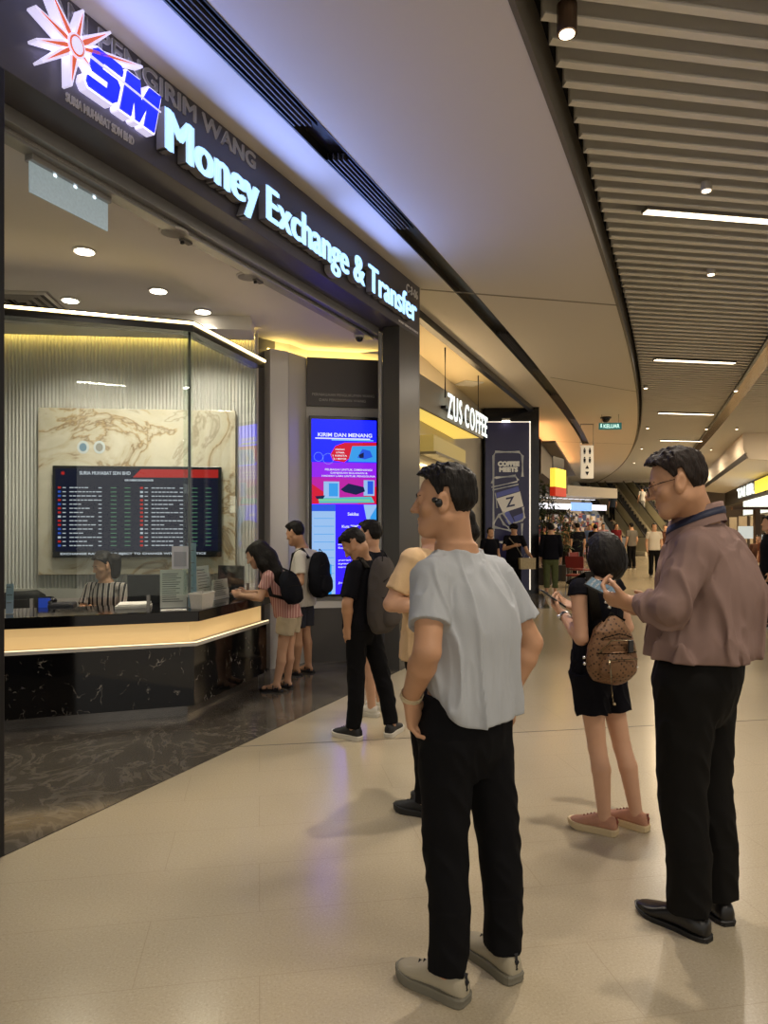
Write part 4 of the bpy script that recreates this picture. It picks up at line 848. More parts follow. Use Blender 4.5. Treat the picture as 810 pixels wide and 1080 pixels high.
for px, py, lb in ((196, 252, 'small dark bracket on the ceiling beside the left ceiling speaker'), (272, 294, 'small dark bracket on the ceiling beside the right ceiling speaker')):
    Y = FP*(CS-H0)/(HZ-py); p = W(px, py, Y); t = thing('ceiling_bracket', lb, 'bracket', (p[0], p[1], CS), SA)
    mb = MB(); mb.box((-.05, -.02, -.03), (.05, .02, 0)); mb.build('bracket_body', mat('bracket_grey', '#6a6660', .5), t, bevel=.004); mb = MB(); mb.box((-.045, -.012, -.05), (-.03, .012, -.03)); mb.build('bracket_clip', DARKM, t)
def dome(px, py, z, lb, Y=None, r=.05):
    Y = Y or FP*(z-H0)/(HZ-py); p = W(px, py, Y); t = thing('ceiling_camera', lb, 'security camera', (p[0], p[1], z))
    mb = MB(); mb.cyl((0, 0), r*1.1, -.03, 0, 20); mb.build('camera_base', WHITEP if z < 4 else DARKM, t); mb = MB(); mb.ball((0, 0, -.035), r*.85, 8); mb.build('camera_dome', BLACK, t, True)
dome(246, 352, CS, 'small dome camera on the shop ceiling above the fluted wall'); dome(379, 353, CS, 'small dome camera above the dark header panel of the tall screen')
Y = FP*(CS-H0)/(HZ-318); p = W(25, 318, Y); t = thing('ceiling_vent', 'square air vent in the shop ceiling at the far left', 'vent', (p[0], p[1], CS), .1)
for k_, nm in ((.32, 'vent_frame'), (.24, 'vent_louvre'), (.16, 'vent_louvre'), (.08, 'vent_louvre')):
    mb = MB(); sq = lambda s, z: [(-s, -s, z), (s, -s, z), (s, s, z), (-s, s, z)]; mb.loft([sq(k_, -.012), sq(k_, 0), sq(k_-.02, 0), sq(k_-.05, -.02)], 0, False); mb.build(nm, WHITEP if nm == 'vent_frame' else GREYP, t)
mb = MB(); mb.box((-.3, -.3, -.003), (.3, .3, -.001)); mb.build('vent_throat', BLACK, t)
pa, pb = W(30, 160, 3.94), W(114, 207, 4.48); dd = unit(V3(*(pb-pa)[:2], 0)); ln = np.linalg.norm((pb-pa)[:2])
t = thing('hanging_exit_sign', 'clear glass exit sign panel hanging from the shop ceiling at the front', 'sign', (pa[0], pa[1], CS), math.atan2(dd[1], dd[0]))
mb = MB(); mb.box((0, -.03, -.05), (ln, .03, 0)); mb.build('mounting_bar', SILV, t, bevel=.004)
mb = MB(); mb.box((.005, -.004, -.22), (ln-.005, .004, -.05)); mb.build('acrylic_panel', mat('frosted_acrylic', '#a9b4b8', .25, emit='#b8d0d8', es=.3, var=.25, vscale=60), t)
mb = MB(); [mb.box((ln*q-.01, -.006, -.062), (ln*q+.01, .006, -.05)) for q in (.3, .55, .8)]; mb.build('edge_light', mat('edge_glow', '#fff', .4, emit='#d8f0ff', es=3.), t)

for sq, e_ in ((.55, 8), (2.0, 8), (3.6, 8)):                       # the light the lit sign letters throw out
    l = bpy.data.lights.new('sign_glow', 'AREA'); l.shape = 'RECTANGLE'; l.size = 1.3; l.size_y = .25; l.energy = e_; l.color = srgb('#8fa8ff')
    o = bpy.data.objects.new('sign_glow', l); COL.objects.link(o); q = SP(sq, -.10, 4.0); o.location = q; o.rotation_euler = Vector(-N2).to_track_quat('-Z', 'Y').to_euler()
# ------------------------------------------------------------------ mall ceiling
CEIL = mat('mall_ceiling', '#e4ded6', .7); SLAT = mat('slat_grey', '#eeece8', .55); PLEN = mat('plenum_dark', '#1c1a18', .9); SLOTM = mat('slot_black', '#141315', .35)
Ys = [-5+i for i in range(52)]; hw = .105
mb = MB()
for i in range(len(Ys)-1):
    a, b2 = Ys[i], Ys[i+1]
    mb.zprism([(-7, a), (slotX(a)-hw, a), (slotX(b2)-hw, b2), (-7, b2)], CE, CE+.04)
    if b2 > 24: mb.zprism([(slotX(a)-hw, a), (slotX(a)+hw, a), (slotX(b2)+hw, b2), (slotX(b2)-hw, b2)], CE, CE+.04)
    mb.zprism([(slotX(a)+hw, a), (edgeX(a), a), (edgeX(b2), b2), (slotX(b2)+hw, b2)], CE, CE+.04)
structure(mb.build('ceiling', CEIL))
mb = MB()
for i in range(len(Ys)-1):
    a, b2 = Ys[i], Ys[i+1]; mb.zprism([(edgeX(a)-.01, a), (edgeX(a)+.025, a), (edgeX(b2)+.025, b2), (edgeX(b2)-.01, b2)], CE-.012, CE+.3)
structure(mb.build('trim_4', mat('rim_grey', '#6f6a62', .5)))
mb = MB()
for i in range(29):
    a, b2 = Ys[i], Ys[i+1]; mb.zprism([(slotX(a)-hw-.02, a), (slotX(a)+hw+.02, a), (slotX(b2)+hw+.02, b2), (slotX(b2)-hw-.02, b2)], CE+.07, CE+.1)
    for sgn in (-1, 1): mb.zprism([(slotX(a)+sgn*hw-.006, a), (slotX(a)+sgn*hw+.006, a), (slotX(b2)+sgn*hw+.006, b2), (slotX(b2)+sgn*hw-.006, b2)], CE-.004, CE+.09)
structure(mb.build('trim_5', SLOTM))
k_ = 0
for y0, y1, lb in ((1.0, 4.9, 'long linear air grille in the black ceiling slot nearest the camera'), (5.35, 6.6, 'short linear air grille in the black ceiling slot above the sign end'), (10.2, 12.6, 'linear air grille in the black ceiling slot above the coffee shop sign'), (15, 18.5, 'furthest linear air grille in the black ceiling slot')):
    t = thing('linear_grille', lb, 'vent', (slotX(y0), y0, CE+.05), 0, 'grilles in the black ceiling slot'); mb = MB(); fr = MB()
    for q in (-.075, -.037, 0, .037, .075):
        pts = np.linspace(y0, y1, 8)
        for a, b2 in zip(pts[:-1], pts[1:]): (mb if abs(q) < .07 else fr).zprism([(slotX(a)+q-.005, a), (slotX(a)+q+.005, a), (slotX(b2)+q+.005, b2), (slotX(b2)+q-.005, b2)], CE-.01, CE+.04)
    mb.build('grille_blade', mat('grille_grey', '#55545a', .4), t, off=(slotX(y0), y0, CE+.05)); fr.build('grille_frame', SLOTM, t, off=(slotX(y0), y0, CE+.05))
# thin joint running across the white ceiling
mb = MB(); j = V3(.42, 8.3, CE-.003); e = edgeX(8.9); mb.prism([j-V3(0, .018, 0), V3(e, 8.9, CE-.003)-V3(0, .018, 0), V3(e, 8.9, CE-.003)+V3(0, .018, 0), j+V3(0, .018, 0)], (0, 0, .004)); structure(mb.build('trim_6', mat('ceiling_joint', '#8f887d', .7)))
for i, (ya, yb) in enumerate(((13.2, 14.6), (22.5, 24))):
    mb = MB(); mb.prism([(slotX(ya)-3 if i else slotX(ya)+.2, ya, CE-.002), (edgeX(yb), yb, CE-.002), (edgeX(yb), yb+.03, CE-.002), (slotX(ya)-3 if i else slotX(ya)+.2, ya+.03, CE-.002)], (0, 0, .003)); structure(mb.build('trim_%d' % (7+i), mat('ceiling_joint')))
# slatted ceiling: blades hang across the mall
SZ = 4.40; mb = MB(); V2 = V3(-U[1], U[0], 0); y = -6.
def hit(y0, fn):
    X = 0.
    for _ in range(12): X = fn(y0+X*U[1]/U[0])
    return X
rightX = lambda Y: 6.2+.44*Y
while y < 44:
    a = hit(y, lambda Y: edgeX(Y)+.10); b2 = hit(y, rightX); P = V3(a, y+a*U[1]/U[0], 0); Q = V3(b2, y+b2*U[1]/U[0], 0)
    for lo, hi, t0, t1 in ((SZ, SZ+.014, -.030, .030), (SZ+.014, SZ+.15, .004, .030)):
        mb.zprism([(P+V2*t0)[:2], (Q+V2*t0)[:2], (Q+V2*t1)[:2], (P+V2*t1)[:2]], lo, hi)
    y += .19
structure(mb.build('ceiling_slats', SLAT))
mb = MB(); mb.box((-6, -6, 4.68), (34, 52, 4.75)); structure(mb.build('ceiling_plenum', PLEN))
# linear lamps
LAMP = mat('lamp_diffuser', '#fff', .4, emit='#ffe9c4', es=5.5)
first = None; rows = []
for i in range(7):
    Y0 = 6.45+5.75*i; X0 = 2.33+(5.75*i)*.392
    rows.append((X0, Y0, 'long warm linear lamp nearest the camera in the slatted ceiling' if i == 0 else None))
    if i >= 1: rows.append((X0+3.9+.35*i, Y0+.75, None))
    if i >= 4: rows.append((X0+8.2, Y0+1.5, None))
rows.append((-.2, 1.0, None)) if False else None
for i, (X0, Y0, lb) in enumerate(rows):
    l3 = lb or ('short bright linear lamp set in the far slatted ceiling' )
    if first is None:
        first = thing('ceiling_lamp', l3, 'ceiling light', (X0, Y0, SZ), ANG, 'linear lamps in the slatted ceiling')
        mb = MB(); mb.box((0, -.055, -.034), (1.5, .055, -.003)); mb.build('lamp_housing', mat('lamp_grey', '#5e5a54', .5), first); mb = MB(); mb.box((.01, -.04, -.042), (1.49, .04, -.034)); mb.build('lamp_diffuser', LAMP, first)
    else: dup(first, (X0, Y0, SZ), label=l3)
    if i < 20:
        l = bpy.data.lights.new('lamp_beam', 'AREA'); l.shape = 'RECTANGLE'; l.size = 1.5; l.size_y = .08; l.energy = 50 if i < 3 else 190; l.color = srgb('#fff2e0') if i < 3 else srgb('#ffe2b6')
        o = bpy.data.objects.new('lamp_beam', l); COL.objects.link(o); o.location = (X0+.74, Y0+.13, SZ-.05); o.rotation_euler = (0, 0, ANG)
# unseen lamps carrying the rows on overhead and behind the viewpoint, to light the foreground
for X0, Y0 in ((1.1, 1.2), (-.6, -3.2), (4.6, 2.2), (3.0, -3.)):
    o = dup(first, (X0, Y0, SZ), label='x'); o.name = 'ceiling_lamp_unseen'; structure(o)
    for k2 in ('label', 'category', 'group'): del o[k2]
    l = bpy.data.lights.new('lamp_beam', 'AREA'); l.shape = 'RECTANGLE'; l.size = 1.5; l.size_y = .08; l.energy = 62; l.color = srgb('#fff2e0')
    q = bpy.data.objects.new('lamp_beam', l); COL.objects.link(q); q.location = (X0+.74, Y0+.13, SZ-.05); q.rotation_euler = (0, 0, ANG)
# spots
def spot(px, py, lb, z=SZ, r=.045, energy=0, aim=None, big=False):
    Y = FP*(z-H0)/(HZ-py); p = W(px, py, Y); t = thing('ceiling_spot', lb, 'ceiling light', (p[0], p[1], z))
    mb = MB(); mb.cyl((0, 0), r, -.05 if not big else -.14, .02, 18); mb.build('spot_housing', mat('spot_white', '#b9b3a8', .4) if not big else mat('spot_bronze', '#5a4638', .35, .4), t)
    mb = MB(); mb.cyl((0, 0), r*.75, -.056 if not big else -.146, -.05 if not big else -.14, 18); mb.build('spot_lens', mat('spot_glow', '#fff', .4, emit='#ffe6c0', es=7.), t)
    if energy:
        l = bpy.data.lights.new('spot_beam', 'SPOT'); l.energy = energy; l.spot_size = math.radians(75); l.spot_blend = .5; l.color = srgb('#fff0de'); l.shadow_soft_size = .05
        o = bpy.data.objects.new('spot_beam', l); COL.objects.link(o); o.location = p-V3(0, 0, .16 if big else .07)
        tg = Vector(aim or (p[0], p[1], 0)); o.rotation_euler = (tg-o.location).to_track_quat('-Z', 'Y').to_euler()
spot(598, 9, 'bronze cylinder spotlight at the top edge of the slatted ceiling', r=.055, energy=230, aim=(1.2, 3.2, 0), big=True)
spot(745, 195, 'small white fitting on the slats above the nearest linear lamp', energy=160, aim=(1.4, 4.0, 0)); spot(750, 285, 'small white fitting on the slats below the nearest linear lamp', energy=200, aim=(2.0, 5.6, 0))
for i, (px, py) in enumerate(((681, 407), (776, 410), (683, 450), (745, 451), (777, 451), (677, 472), (750, 473), (797, 473), (669, 487))): spot(px, py, '%s tiny bright spot from the near end in the far slatted ceiling' % ('first second third fourth fifth sixth seventh eighth ninth'.split()[i]), energy=0)
# dark mirrored ribbon in the slatted ceiling
mb = MB()
for a in np.arange(9, 32): mb.zprism([(ribX(a)-.12, a), (ribX(a)+.14, a), (ribX(a+1)+.14, a+1), (ribX(a+1)-.12, a+1)], SZ-.03, SZ+.02)
structure(mb.build('trim_10', mat('bronze_mirror', '#8a7458', .12, .85)))
mb = MB()
for a in np.arange(9, 32): mb.zprism([(ribX(a)-.17, a), (ribX(a)-.12, a), (ribX(a+1)-.12, a+1), (ribX(a+1)-.17, a+1)], SZ-.04, SZ+.02)
structure(mb.build('trim_11', SLOTM))

# ------------------------------------------------------------------ coffee shop
BEIGE = mat('coffee_beige', '#bcb4a2', .55, var=.04, vscale=2); BEIGED = mat('coffee_fascia', '#857d6c', .5)
A, Bq = V3(.45, 11.0, 0), V3(2.75, 18.2, 0); cd = unit(Bq-A); cn = V3(-cd[1], cd[0], 0)
mb = MB(); mb.zprism([A[:2], Bq[:2], (Bq+cn*.2)[:2], (A+cn*.2)[:2]], 0, CE); structure(mb.build('wall_coffee', BEIGE))
A0, B0_ = V3(.42, 9.0, 0), V3(3.62, 17.0, 0); ad = unit(B0_-A0); an = V3(-ad[1], ad[0], 0)
mb = MB(); mb.zprism([A0[:2], B0_[:2], (B0_+an*.10)[:2], (A0+an*.10)[:2]], CE-.10, CE+.02); structure(mb.build('trim_12', SLOTM))
mb = MB(); mb.zprism([(A0+an*.10)[:2], (B0_+an*.10)[:2], (B0_+an*.15)[:2], (A0+an*.15)[:2]], CE-.05, CE+.01); structure(mb.build('trim_13', mat('rim_grey')))
CWARM = mat('coffee_ceiling', '#d6c9a8', .7)
mb = MB(); mb.zprism([(A0+an*.15)[:2], (B0_+an*.15)[:2], Bq[:2], A[:2]], CE-.02, CE+.01); structure(mb.build('ceiling_coffee', CWARM))
# canopy with lit underside
F0, F1 = V3(.36, 9.6, 0), V3(1.87, 13.6, 0); fd = unit(F1-F0); fn = V3(-fd[1], fd[0], 0); Fl = np.linalg.norm(F1-F0)
cp = thing('coffee_canopy', 'beige canopy with a glowing yellow underside on the coffee shop wall', 'canopy', F0)
seg_prism(F0, F1, fn, 0, .04, 3.20, 3.66).build('canopy_fascia', BEIGED, cp, off=F0)
seg_prism(F0, F1, fn, .04, .62, 3.50, 3.66).build('canopy_top', BEIGED, cp, off=F0)
seg_prism(F0, F1, fn, .04, .60, 3.22, 3.24).build('light_panel', mat('yellow_glow', '#f0dc90', .5, emit='#ffdc6c', es=.75), cp, off=F0)
seg_prism(F0+fd*.2, F1-fd*.2, fn, .12, .2, 3.66, 3.69).build('glow_strip', mat('added_uplight', '#fff', .4, emit='#ffd9a0', es=14.), cp, off=F0)  # unseen strip added behind the fascia to warm the ceiling above
zs = thing('coffee_sign', 'white illuminated coffee shop sign hung in front of the beige canopy', 'sign', F0)
def on2(px, p0, d): kx = (px-CXP)/FP; return (kx*p0[1]-p0[0])/(d[0]-kx*d[1])
a0, a1 = on2(465, F0, fd), on2(508, F0, fd); zt = 'ZUS COFFEE'; ww = a1-a0; cw = ww/9.6; sx_ = 0
LW2 = mat('coffee_letter', '#f0f2ee', .4, emit='#e8f2f0', es=.7)
full = glyphs(zt, .0, 0, .5)[0]; x00, x11 = full[:, 0].min(), full[:, 0].max()
for i, chx in enumerate(zt):
    if chx == ' ': continue
    v, f = glyphs(chx, .0, 0, .5); pen = glyphs(zt[:i+1], .0, 0, .5)[0][:, 0].max()-v[:, 0].max(); sxx = ww/(x11-x00)
    l0, l1 = (v[:, 0].min()+pen-x00)*sxx, (v[:, 0].max()+pen-x00)*sxx
    mb = MB(); letter(mb, chx, F0+fd*(a0+l0)-fn*.10+UP*3.20, fd, UP, (l1-l0)*.86, .37, .012, .0, heavy=.004)
    for zz in ((3.20, 3.555) if chx in 'FE' else ()): seg_prism(F0+fd*(a0+l0-.035), F0+fd*(a0+l0), fn, -.12, -.10, zz, zz+.018, mb)                    # serifs
    if chx in 'ZFE': seg_prism(F0+fd*(a0+l0+(l1-l0)*.9-.015), F0+fd*(a0+l0+(l1-l0)*.9), fn, -.12, -.10, 3.48, 3.57, mb)
    mb.build('sign_letter', LW2, zs, off=F0)
mb = MB()
for px in (465.5, 501): a = on2(px, F0, fd); mb.tube([F0+fd*a-fn*.06+UP*3.5, F0+fd*a-fn*.06+UP*CE], .014, 8)
mb.build('hanging_rod', DARKM, zs, off=F0); mb = MB(); seg_prism(F0+fd*a0, F0+fd*a1, fn, -.08, 0, 3.34, 3.38, mb); mb.build('sign_rail', DARKM, zs, off=F0)
# lit menu shelf below the canopy
A2 = A-cn*.02; m0, m1 = on2(443, A2, cd), on2(479, A2, cd)
ms = thing('menu_shelf', 'yellow lit shelf sign on the beige wall below the coffee canopy', 'shelf', A2)
seg_prism(A2+cd*m0, A2+cd*m1, -cn, 0, .22, 2.72, 2.98).build('shelf_box', mat('shelf_yellow', '#b0a060', .5, emit='#ffdc80', es=.15), ms, off=A2)
seg_prism(A2+cd*m0, A2+cd*(m1-.05), -cn, 0, .26, 2.68, 2.72).build('shelf_edge', BEIGED, ms, off=A2)
seg_prism(A2+cd*m0, A2+cd*(m1-.2), -cn, .0, .03, 2.50, 2.53).build('light_strip', mat('warm_strip'), ms, off=A2)
t = thing('ceiling_hatch', 'small pale square vent in the warm ceiling above the coffee sign', 'vent', W(495, 404, FP*(CE-.02-H0)/(HZ-404)), .38)
mb = MB(); mb.box((-.2, -.2, -.02), (.2, .2, .0)); mb.build('vent_frame', mat('hatch_white', '#d5d8d8', .5), t); mb = MB(); [mb.box((-.17, -.17+.06*i, -.03), (.17, -.14+.06*i, -.02)) for i in range(6)]; mb.build('vent_blade', WHITEP, t)
# banner pillar
PYV = 16.5; pxl, pxr = W(512, 0, PYV)[0], W(558.5, 0, PYV)[0]
mb = MB(); mb.box((pxl-.02, PYV, 0), (pxr+.22, PYV+1.2, CE)); structure(mb.build('wall_pillar', mat('pillar_black', '#131214', .2), bevel=.004))
bn = thing('coffee_banner', 'tall navy coffee banner with a drawn cup on the black pillar', 'banner', (pxl, PYV-.012, .1)); bw_, bh_ = pxr-pxl, 4.0-.16
mb = MB(); mb.box((0, -.04, 0), (bw_, 0, bh_)); mb.build('banner_panel', mat('banner_navy', '#262440', .3, emit='#2a2850', es=.12), bn)
mb = MB(); mb.box((bw_-.015, -.06, 0), (bw_+.01, -.04, bh_)); mb.box((0, -.06, bh_-.02), (bw_, -.04, bh_)); mb.build('lit_edge', mat('edge_strip', '#fff', .4, emit='#fff0d8', es=.9), bn)
CRM = mat('banner_cream', '#d9d2c4', .5, emit='#d9d2c4', es=.16); LAV = mat('banner_lavender', '#5c64a4', .5, emit='#5c64a4', es=.12)
bx_ = lambda px: (px-512)/FP*PYV; bz_ = lambda py: H0+(HZ-py)/FP*PYV-.1
mb = MB()
def stroke(P, w=.062, mi=0, y=-.048): mb.tube([(bx_(a), y, bz_(c)) for a, c in P], w*.5, 6, mi)
stroke([(520, 560), (520, 481), (522, 477), (547, 477), (550.5, 481), (550.5, 503)]); stroke([(518.5, 510), (520, 504), (523, 504), (543, 502), (546, 507)]); stroke([(518, 514), (545, 508)], .04); stroke([(519, 517), (546, 511)], .04)
stroke([(522, 520), (524, 536)], .03); stroke([(551, 535), (552.5, 546), (550, 549), (541, 552)]); stroke([(550, 552), (550, 571)]); stroke([(532, 540), (526, 543), (520, 552), (521, 556), (540, 560)]); stroke([(530, 541), (537, 552), (543, 556)]); stroke([(526, 544), (531, 553), (537, 557)]); stroke([(520, 556), (520, 571), (530, 572)]); mb.build('cup_outline', CRM, bn, True)
mb = MB(); mb.prism([(bx_(a), -.046, bz_(c)) for a, c in ((523, 526), (548, 518.5), (551.5, 534), (530, 541))][::-1], (0, .005, 0), 0); mb.build('cup_sleeve', CRM, bn)
mb = MB(); mb.prism([(bx_(a), -.045, bz_(c)) for a, c in ((523, 520), (546, 513), (547.5, 518), (523.5, 525))][::-1], (0, .004, 0)); mb.prism([(bx_(a), -.045, bz_(c)) for a, c in ((531, 540), (536, 539), (543, 552), (540, 558), (533, 550))][::-1], (0, .004, 0)); mb.prism([(bx_(a), -.045, bz_(c)) for a, c in ((541, 545), (551, 541), (552, 546), (543, 551))][::-1], (0, .004, 0)); mb.build('cup_tint', LAV, bn)
mb = MB(); letter(mb, 'Z', (bx_(533.5), -.047, bz_(535.5)), (1, 0, .22), (-.1, 0, 1), .20, .22, .004, .02); mb.build('cup_letter', mat('banner_navy'), bn)
mb = MB(); letter(mb, 'COFFEE', (bx_(524.5), -.042, bz_(491.6)), XD, ZD, .50, .095, .004, heavy=.012); letter(mb, 'MEETS', (bx_(526), -.042, bz_(497.6)), XD, ZD, .43, .095, .004, heavy=.012); mb.build('banner_lettering', CRM, bn)
t = thing('banner_lamp', 'small white lamp at the top of the navy banner', 'lamp', (pxl+.45, PYV-.04, 3.98)); mb = MB(); mb.box((-.09, -.12, -.03), (.09, 0, .02)); mb.build('lamp_body', WHITEP, t, bevel=.01); mb = MB(); mb.box((-.08, -.11, -.04), (.08, -.02, -.03)); mb.build('lamp_lens', DL, t)
mb = MB(); mb.zprism([(pxl-.3, 13.6), (pxr-.2, 13.6), (pxr+.3, PYV), (pxl-.3, PYV)], .0, .003); structure(mb.build('floor_mat', mat('dark_marble_tile')))

# ------------------------------------------------------------------ far shops, left of the mall
BRN = mat('brown_fascia', '#3c291c', .45, var=.06, vscale=3); COP = mat('copper_cove', '#9a6038', .5)
G0, G1 = V3(4.05, 18.6, 0), V3(7.9, 31, 0); gd = unit(G1-G0); gn = V3(-gd[1], gd[0], 0)
mb = seg_prism(G0, G1, gn, 0, 2.5, 2.95, 3.75); mb.zprism([G0[:2], (G0+gn*2.5)[:2], (G0+gn*2.5+gd*.15)[:2], (G0+gd*.15)[:2]], 2.9, 3.8); structure(mb.build('wall_brown_fascia', BRN))
seg = seg_prism(G0+gd*.3, G1, gn, -.35, .0, 3.72, 3.78); structure(seg.build('trim_14', mat('rim_grey')))
mb = seg_prism(G0, G1, gn, .35, .42, 3.78, CE); structure(mb.build('wall_cove_copper', COP))
t = tag(seg_prism(G0+gd*.3, G1, gn, .1, .2, 3.80, 3.83).build('cove_light', mat('amber_strip', '#fff', .4, emit='#ffb870', es=16.)), 'amber glow strip on top of the brown shop fascia beyond the pillar', 'light')
structure(seg_prism(G0+gd*2, G1, gn, 1.2, 1.3, 0, 2.95).build('wall_far_shopfront', mat('far_shop_dark', '#2a211b', .4)))
# sign box yellow and red
pA_, pB_ = W(585.5, 0, 16.9), W(597, 0, 17.7); t = thing('box_sign', 'yellow and red box sign jutting out under the brown fascia', 'sign', (pA_[0], pA_[1], 0)); dd = unit(V3(*(pB_-pA_)[:2], 0)); nn = V3(-dd[1], dd[0], 0)
seg_prism(pA_*[1, 1, 0], pB_*[1, 1, 0], nn, 0, .12, 2.48, 2.92).build('yellow_panel', mat('sign_yellow', '#f0d24a', .4, emit='#ffe04a', es=1.0), t, off=pA_*[1, 1, 0]); seg_prism(pA_*[1, 1, 0], pB_*[1, 1, 0], nn, -.005, .125, 2.27, 2.48).build('red_panel', mat('sign_red', '#b02818', .4, emit='#d03018', es=.5), t, off=pA_*[1, 1, 0])
seg_prism(pA_*[1, 1, 0], pB_*[1, 1, 0], nn, .05, .07, 2.92, 3.2).build('sign_bracket', DARKM, t, off=pA_*[1, 1, 0])
# hanging directory sign and exit sign, camera
Yd = 19.2; pd = W(619, 0, Yd); t = thing('directory_sign', 'white vertical directory sign hanging by a thin frame from the ceiling', 'sign', (pd[0], Yd, 2.8))
mb = MB(); mb.box((-.17, -.03, .02), (.17, .03, .90)); mb.build('sign_board', mat('sign_white', '#d8d4c8', .4, emit='#d8d4c8', es=.25), t, bevel=.005)
mb = MB(); [mb.tube([(x, 0, .9), (x, 0, CE-2.8)], .012, 6) for x in (-.17, .17)]; mb.box((-.18, -.012, CE-2.83), (.18, .012, CE-2.8)); mb.build('hanging_frame', SILV, t)
mb = MB()
for x, z in ((-.07, .76), (.07, .76), (-.07, .52), (.07, .52)):
    mb.ball((x, -.033, z+.055), (.022, .004, .022), 5); mb.box((x-.028, -.034, z-.05), (x+.028, -.03, z+.03)); mb.box((x-.02, -.034, z-.09), (x-.004, -.03, z-.05)); mb.box((x+.004, -.034, z-.09), (x+.02, -.03, z-.05))
mb.prism([(-.05, -.034, .28), (.05, -.034, .28), (0, -.034, .38)], (0, .004, 0)); mb.prism([(-.05, -.034, .20), (0, -.034, .10), (.05, -.034, .20)], (0, .004, 0)); mb.build('pictograms', BLACK, t)
Ye = 17.6; pe = W(643.5, 449.5, Ye); t = thing('exit_sign', 'green glowing exit sign hanging under the curved white ceiling', 'sign', (pe[0], Ye, pe[2]), -.1)
mb = MB(); mb.box((-.27, -.02, -.08), (.27, .02, .08)); mb.build('sign_box', mat('exit_dark', '#1e4a48', .4, emit='#2a7a74', es=.5), t); mb = MB(); letter(mb, 'KELUAR', (-.16, -.02, -.045), XD, ZD, .38, .09, .004, .02)
mb.ball((-.215, -.024, .045), (.016, .003, .016), 5); mb.prism([(-.235, -.024, -.05), (-.215, -.024, -.01), (-.19, -.024, -.05), (-.205, -.024, .03), (-.23, -.024, .03)], (0, .003, 0)); mb.build('sign_lettering', mat('exit_white', '#e8fff8', .4, emit='#c8fff0', es=1.1), t); mb = MB(); [mb.tube([(x, 0, .08), (x, 0, CE-pe[2])], .008, 6) for x in (-.2, .2)]; mb.build('hanger', SILV, t)
dome(639, 440, CE, 'black dome camera on the white ceiling above the green exit sign', r=.12)
# potted plant
def plant(x, y, h, lb, n=260, spread=.5, seed=1):
    rn = random.Random(seed); t = thing('potted_plant', lb, 'plant', (x, y, 0)); mb = MB(); mb.cyl((0, 0), .2, 0, .45, 18, r1=.26); mb.build('pot', mat('pot_dark', '#2a2420', .5), t)
    st_, lv = MB(), MB()
    for i in range(9):
        a = rn.uniform(0, 6.28); q = rn.uniform(.05, spread*.6); st_.tube([(.05*math.cos(a), .05*math.sin(a), .4), (q*.5*math.cos(a), q*.5*math.sin(a), h*.6), (q*math.cos(a), q*math.sin(a), h*rn.uniform(.8, 1))], .012, 5)
    for i in range(n):
        z = rn.uniform(.45, 1)*h; a = rn.uniform(0, 6.28); q = spread*rn.uniform(.1, 1)*(.55+.45*math.sin(math.pi*min(1, z/h))); L_ = rn.uniform(.14, .28); c = V3(q*math.cos(a), q*math.sin(a), z); d = unit([math.cos(a+rn.uniform(-.8, .8)), math.sin(a+rn.uniform(-.8, .8)), rn.uniform(-.7, .5)]); w = unit(np.cross(d, [0, 0, 1]))*.035
        lv.add([c, c+d*L_*.45+w, c+d*L_, c+d*L_*.45-w], [(0, 1, 2, 3)])
    st_.build('stems', mat('stem_brown', '#3c3020', .7), t); lv.build('foliage', mat('leaf_dark', '#2c3c22', .5, var=.4, vscale=6), t); return t
plant(4.24, 19.1, 2.75, 'tall dark leafy potted plant just beyond the black banner pillar', 520, .42, 2); plant(5.1, 20.4, 2.0, 'lower leafy potted plant beside the red chair', 260, .5, 5)
# far lit store with merchandise
st0, st1 = V3(6.9, 33., 0), V3(11.2, 37, 0); sd_ = unit(st1-st0); sn_ = V3(-sd_[1], sd_[0], 0)
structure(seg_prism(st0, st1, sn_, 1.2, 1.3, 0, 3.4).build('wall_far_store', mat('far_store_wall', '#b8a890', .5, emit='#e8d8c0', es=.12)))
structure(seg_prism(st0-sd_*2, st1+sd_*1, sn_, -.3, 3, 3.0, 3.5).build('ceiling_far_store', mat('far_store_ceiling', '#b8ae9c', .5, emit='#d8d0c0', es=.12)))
t = thing('store_fascia', 'bright white lit band over the far merchandise store', 'sign', st0); seg_prism(st0, st1, sn_, -.25, -.2, 2.35, 2.62).build('light_band', mat('far_white_glow', '#fff', .4, emit='#e8eeff', es=1.3), t, off=st0); seg_prism(st0+sd_*.0, st0+sd_*2.2, sn_, -.27, -.2, 2.1, 2.35).build('dark_band', BLACK, t, off=st0); seg_prism(st0+sd_*2.6, st0+sd_*4.4, sn_, -.3, -.25, 2.3, 2.7).build('blue_panel', mat('far_blue_glow', '#88b0f0', .4, emit='#80b0ff', es=1.0), t, off=st0)
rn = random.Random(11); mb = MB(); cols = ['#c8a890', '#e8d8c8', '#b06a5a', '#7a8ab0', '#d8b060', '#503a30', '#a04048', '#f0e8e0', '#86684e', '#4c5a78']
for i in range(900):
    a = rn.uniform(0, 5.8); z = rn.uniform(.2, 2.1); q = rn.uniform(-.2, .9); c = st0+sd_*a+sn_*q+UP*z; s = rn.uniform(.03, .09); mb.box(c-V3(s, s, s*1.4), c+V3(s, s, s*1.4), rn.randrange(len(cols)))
tag(mb.build('merchandise', [mat('goods'+c, c, .5, emit=c, es=.18) for c in cols]), 'mass of small colourful goods crowding the far lit store', 'merchandise', kind='stuff')
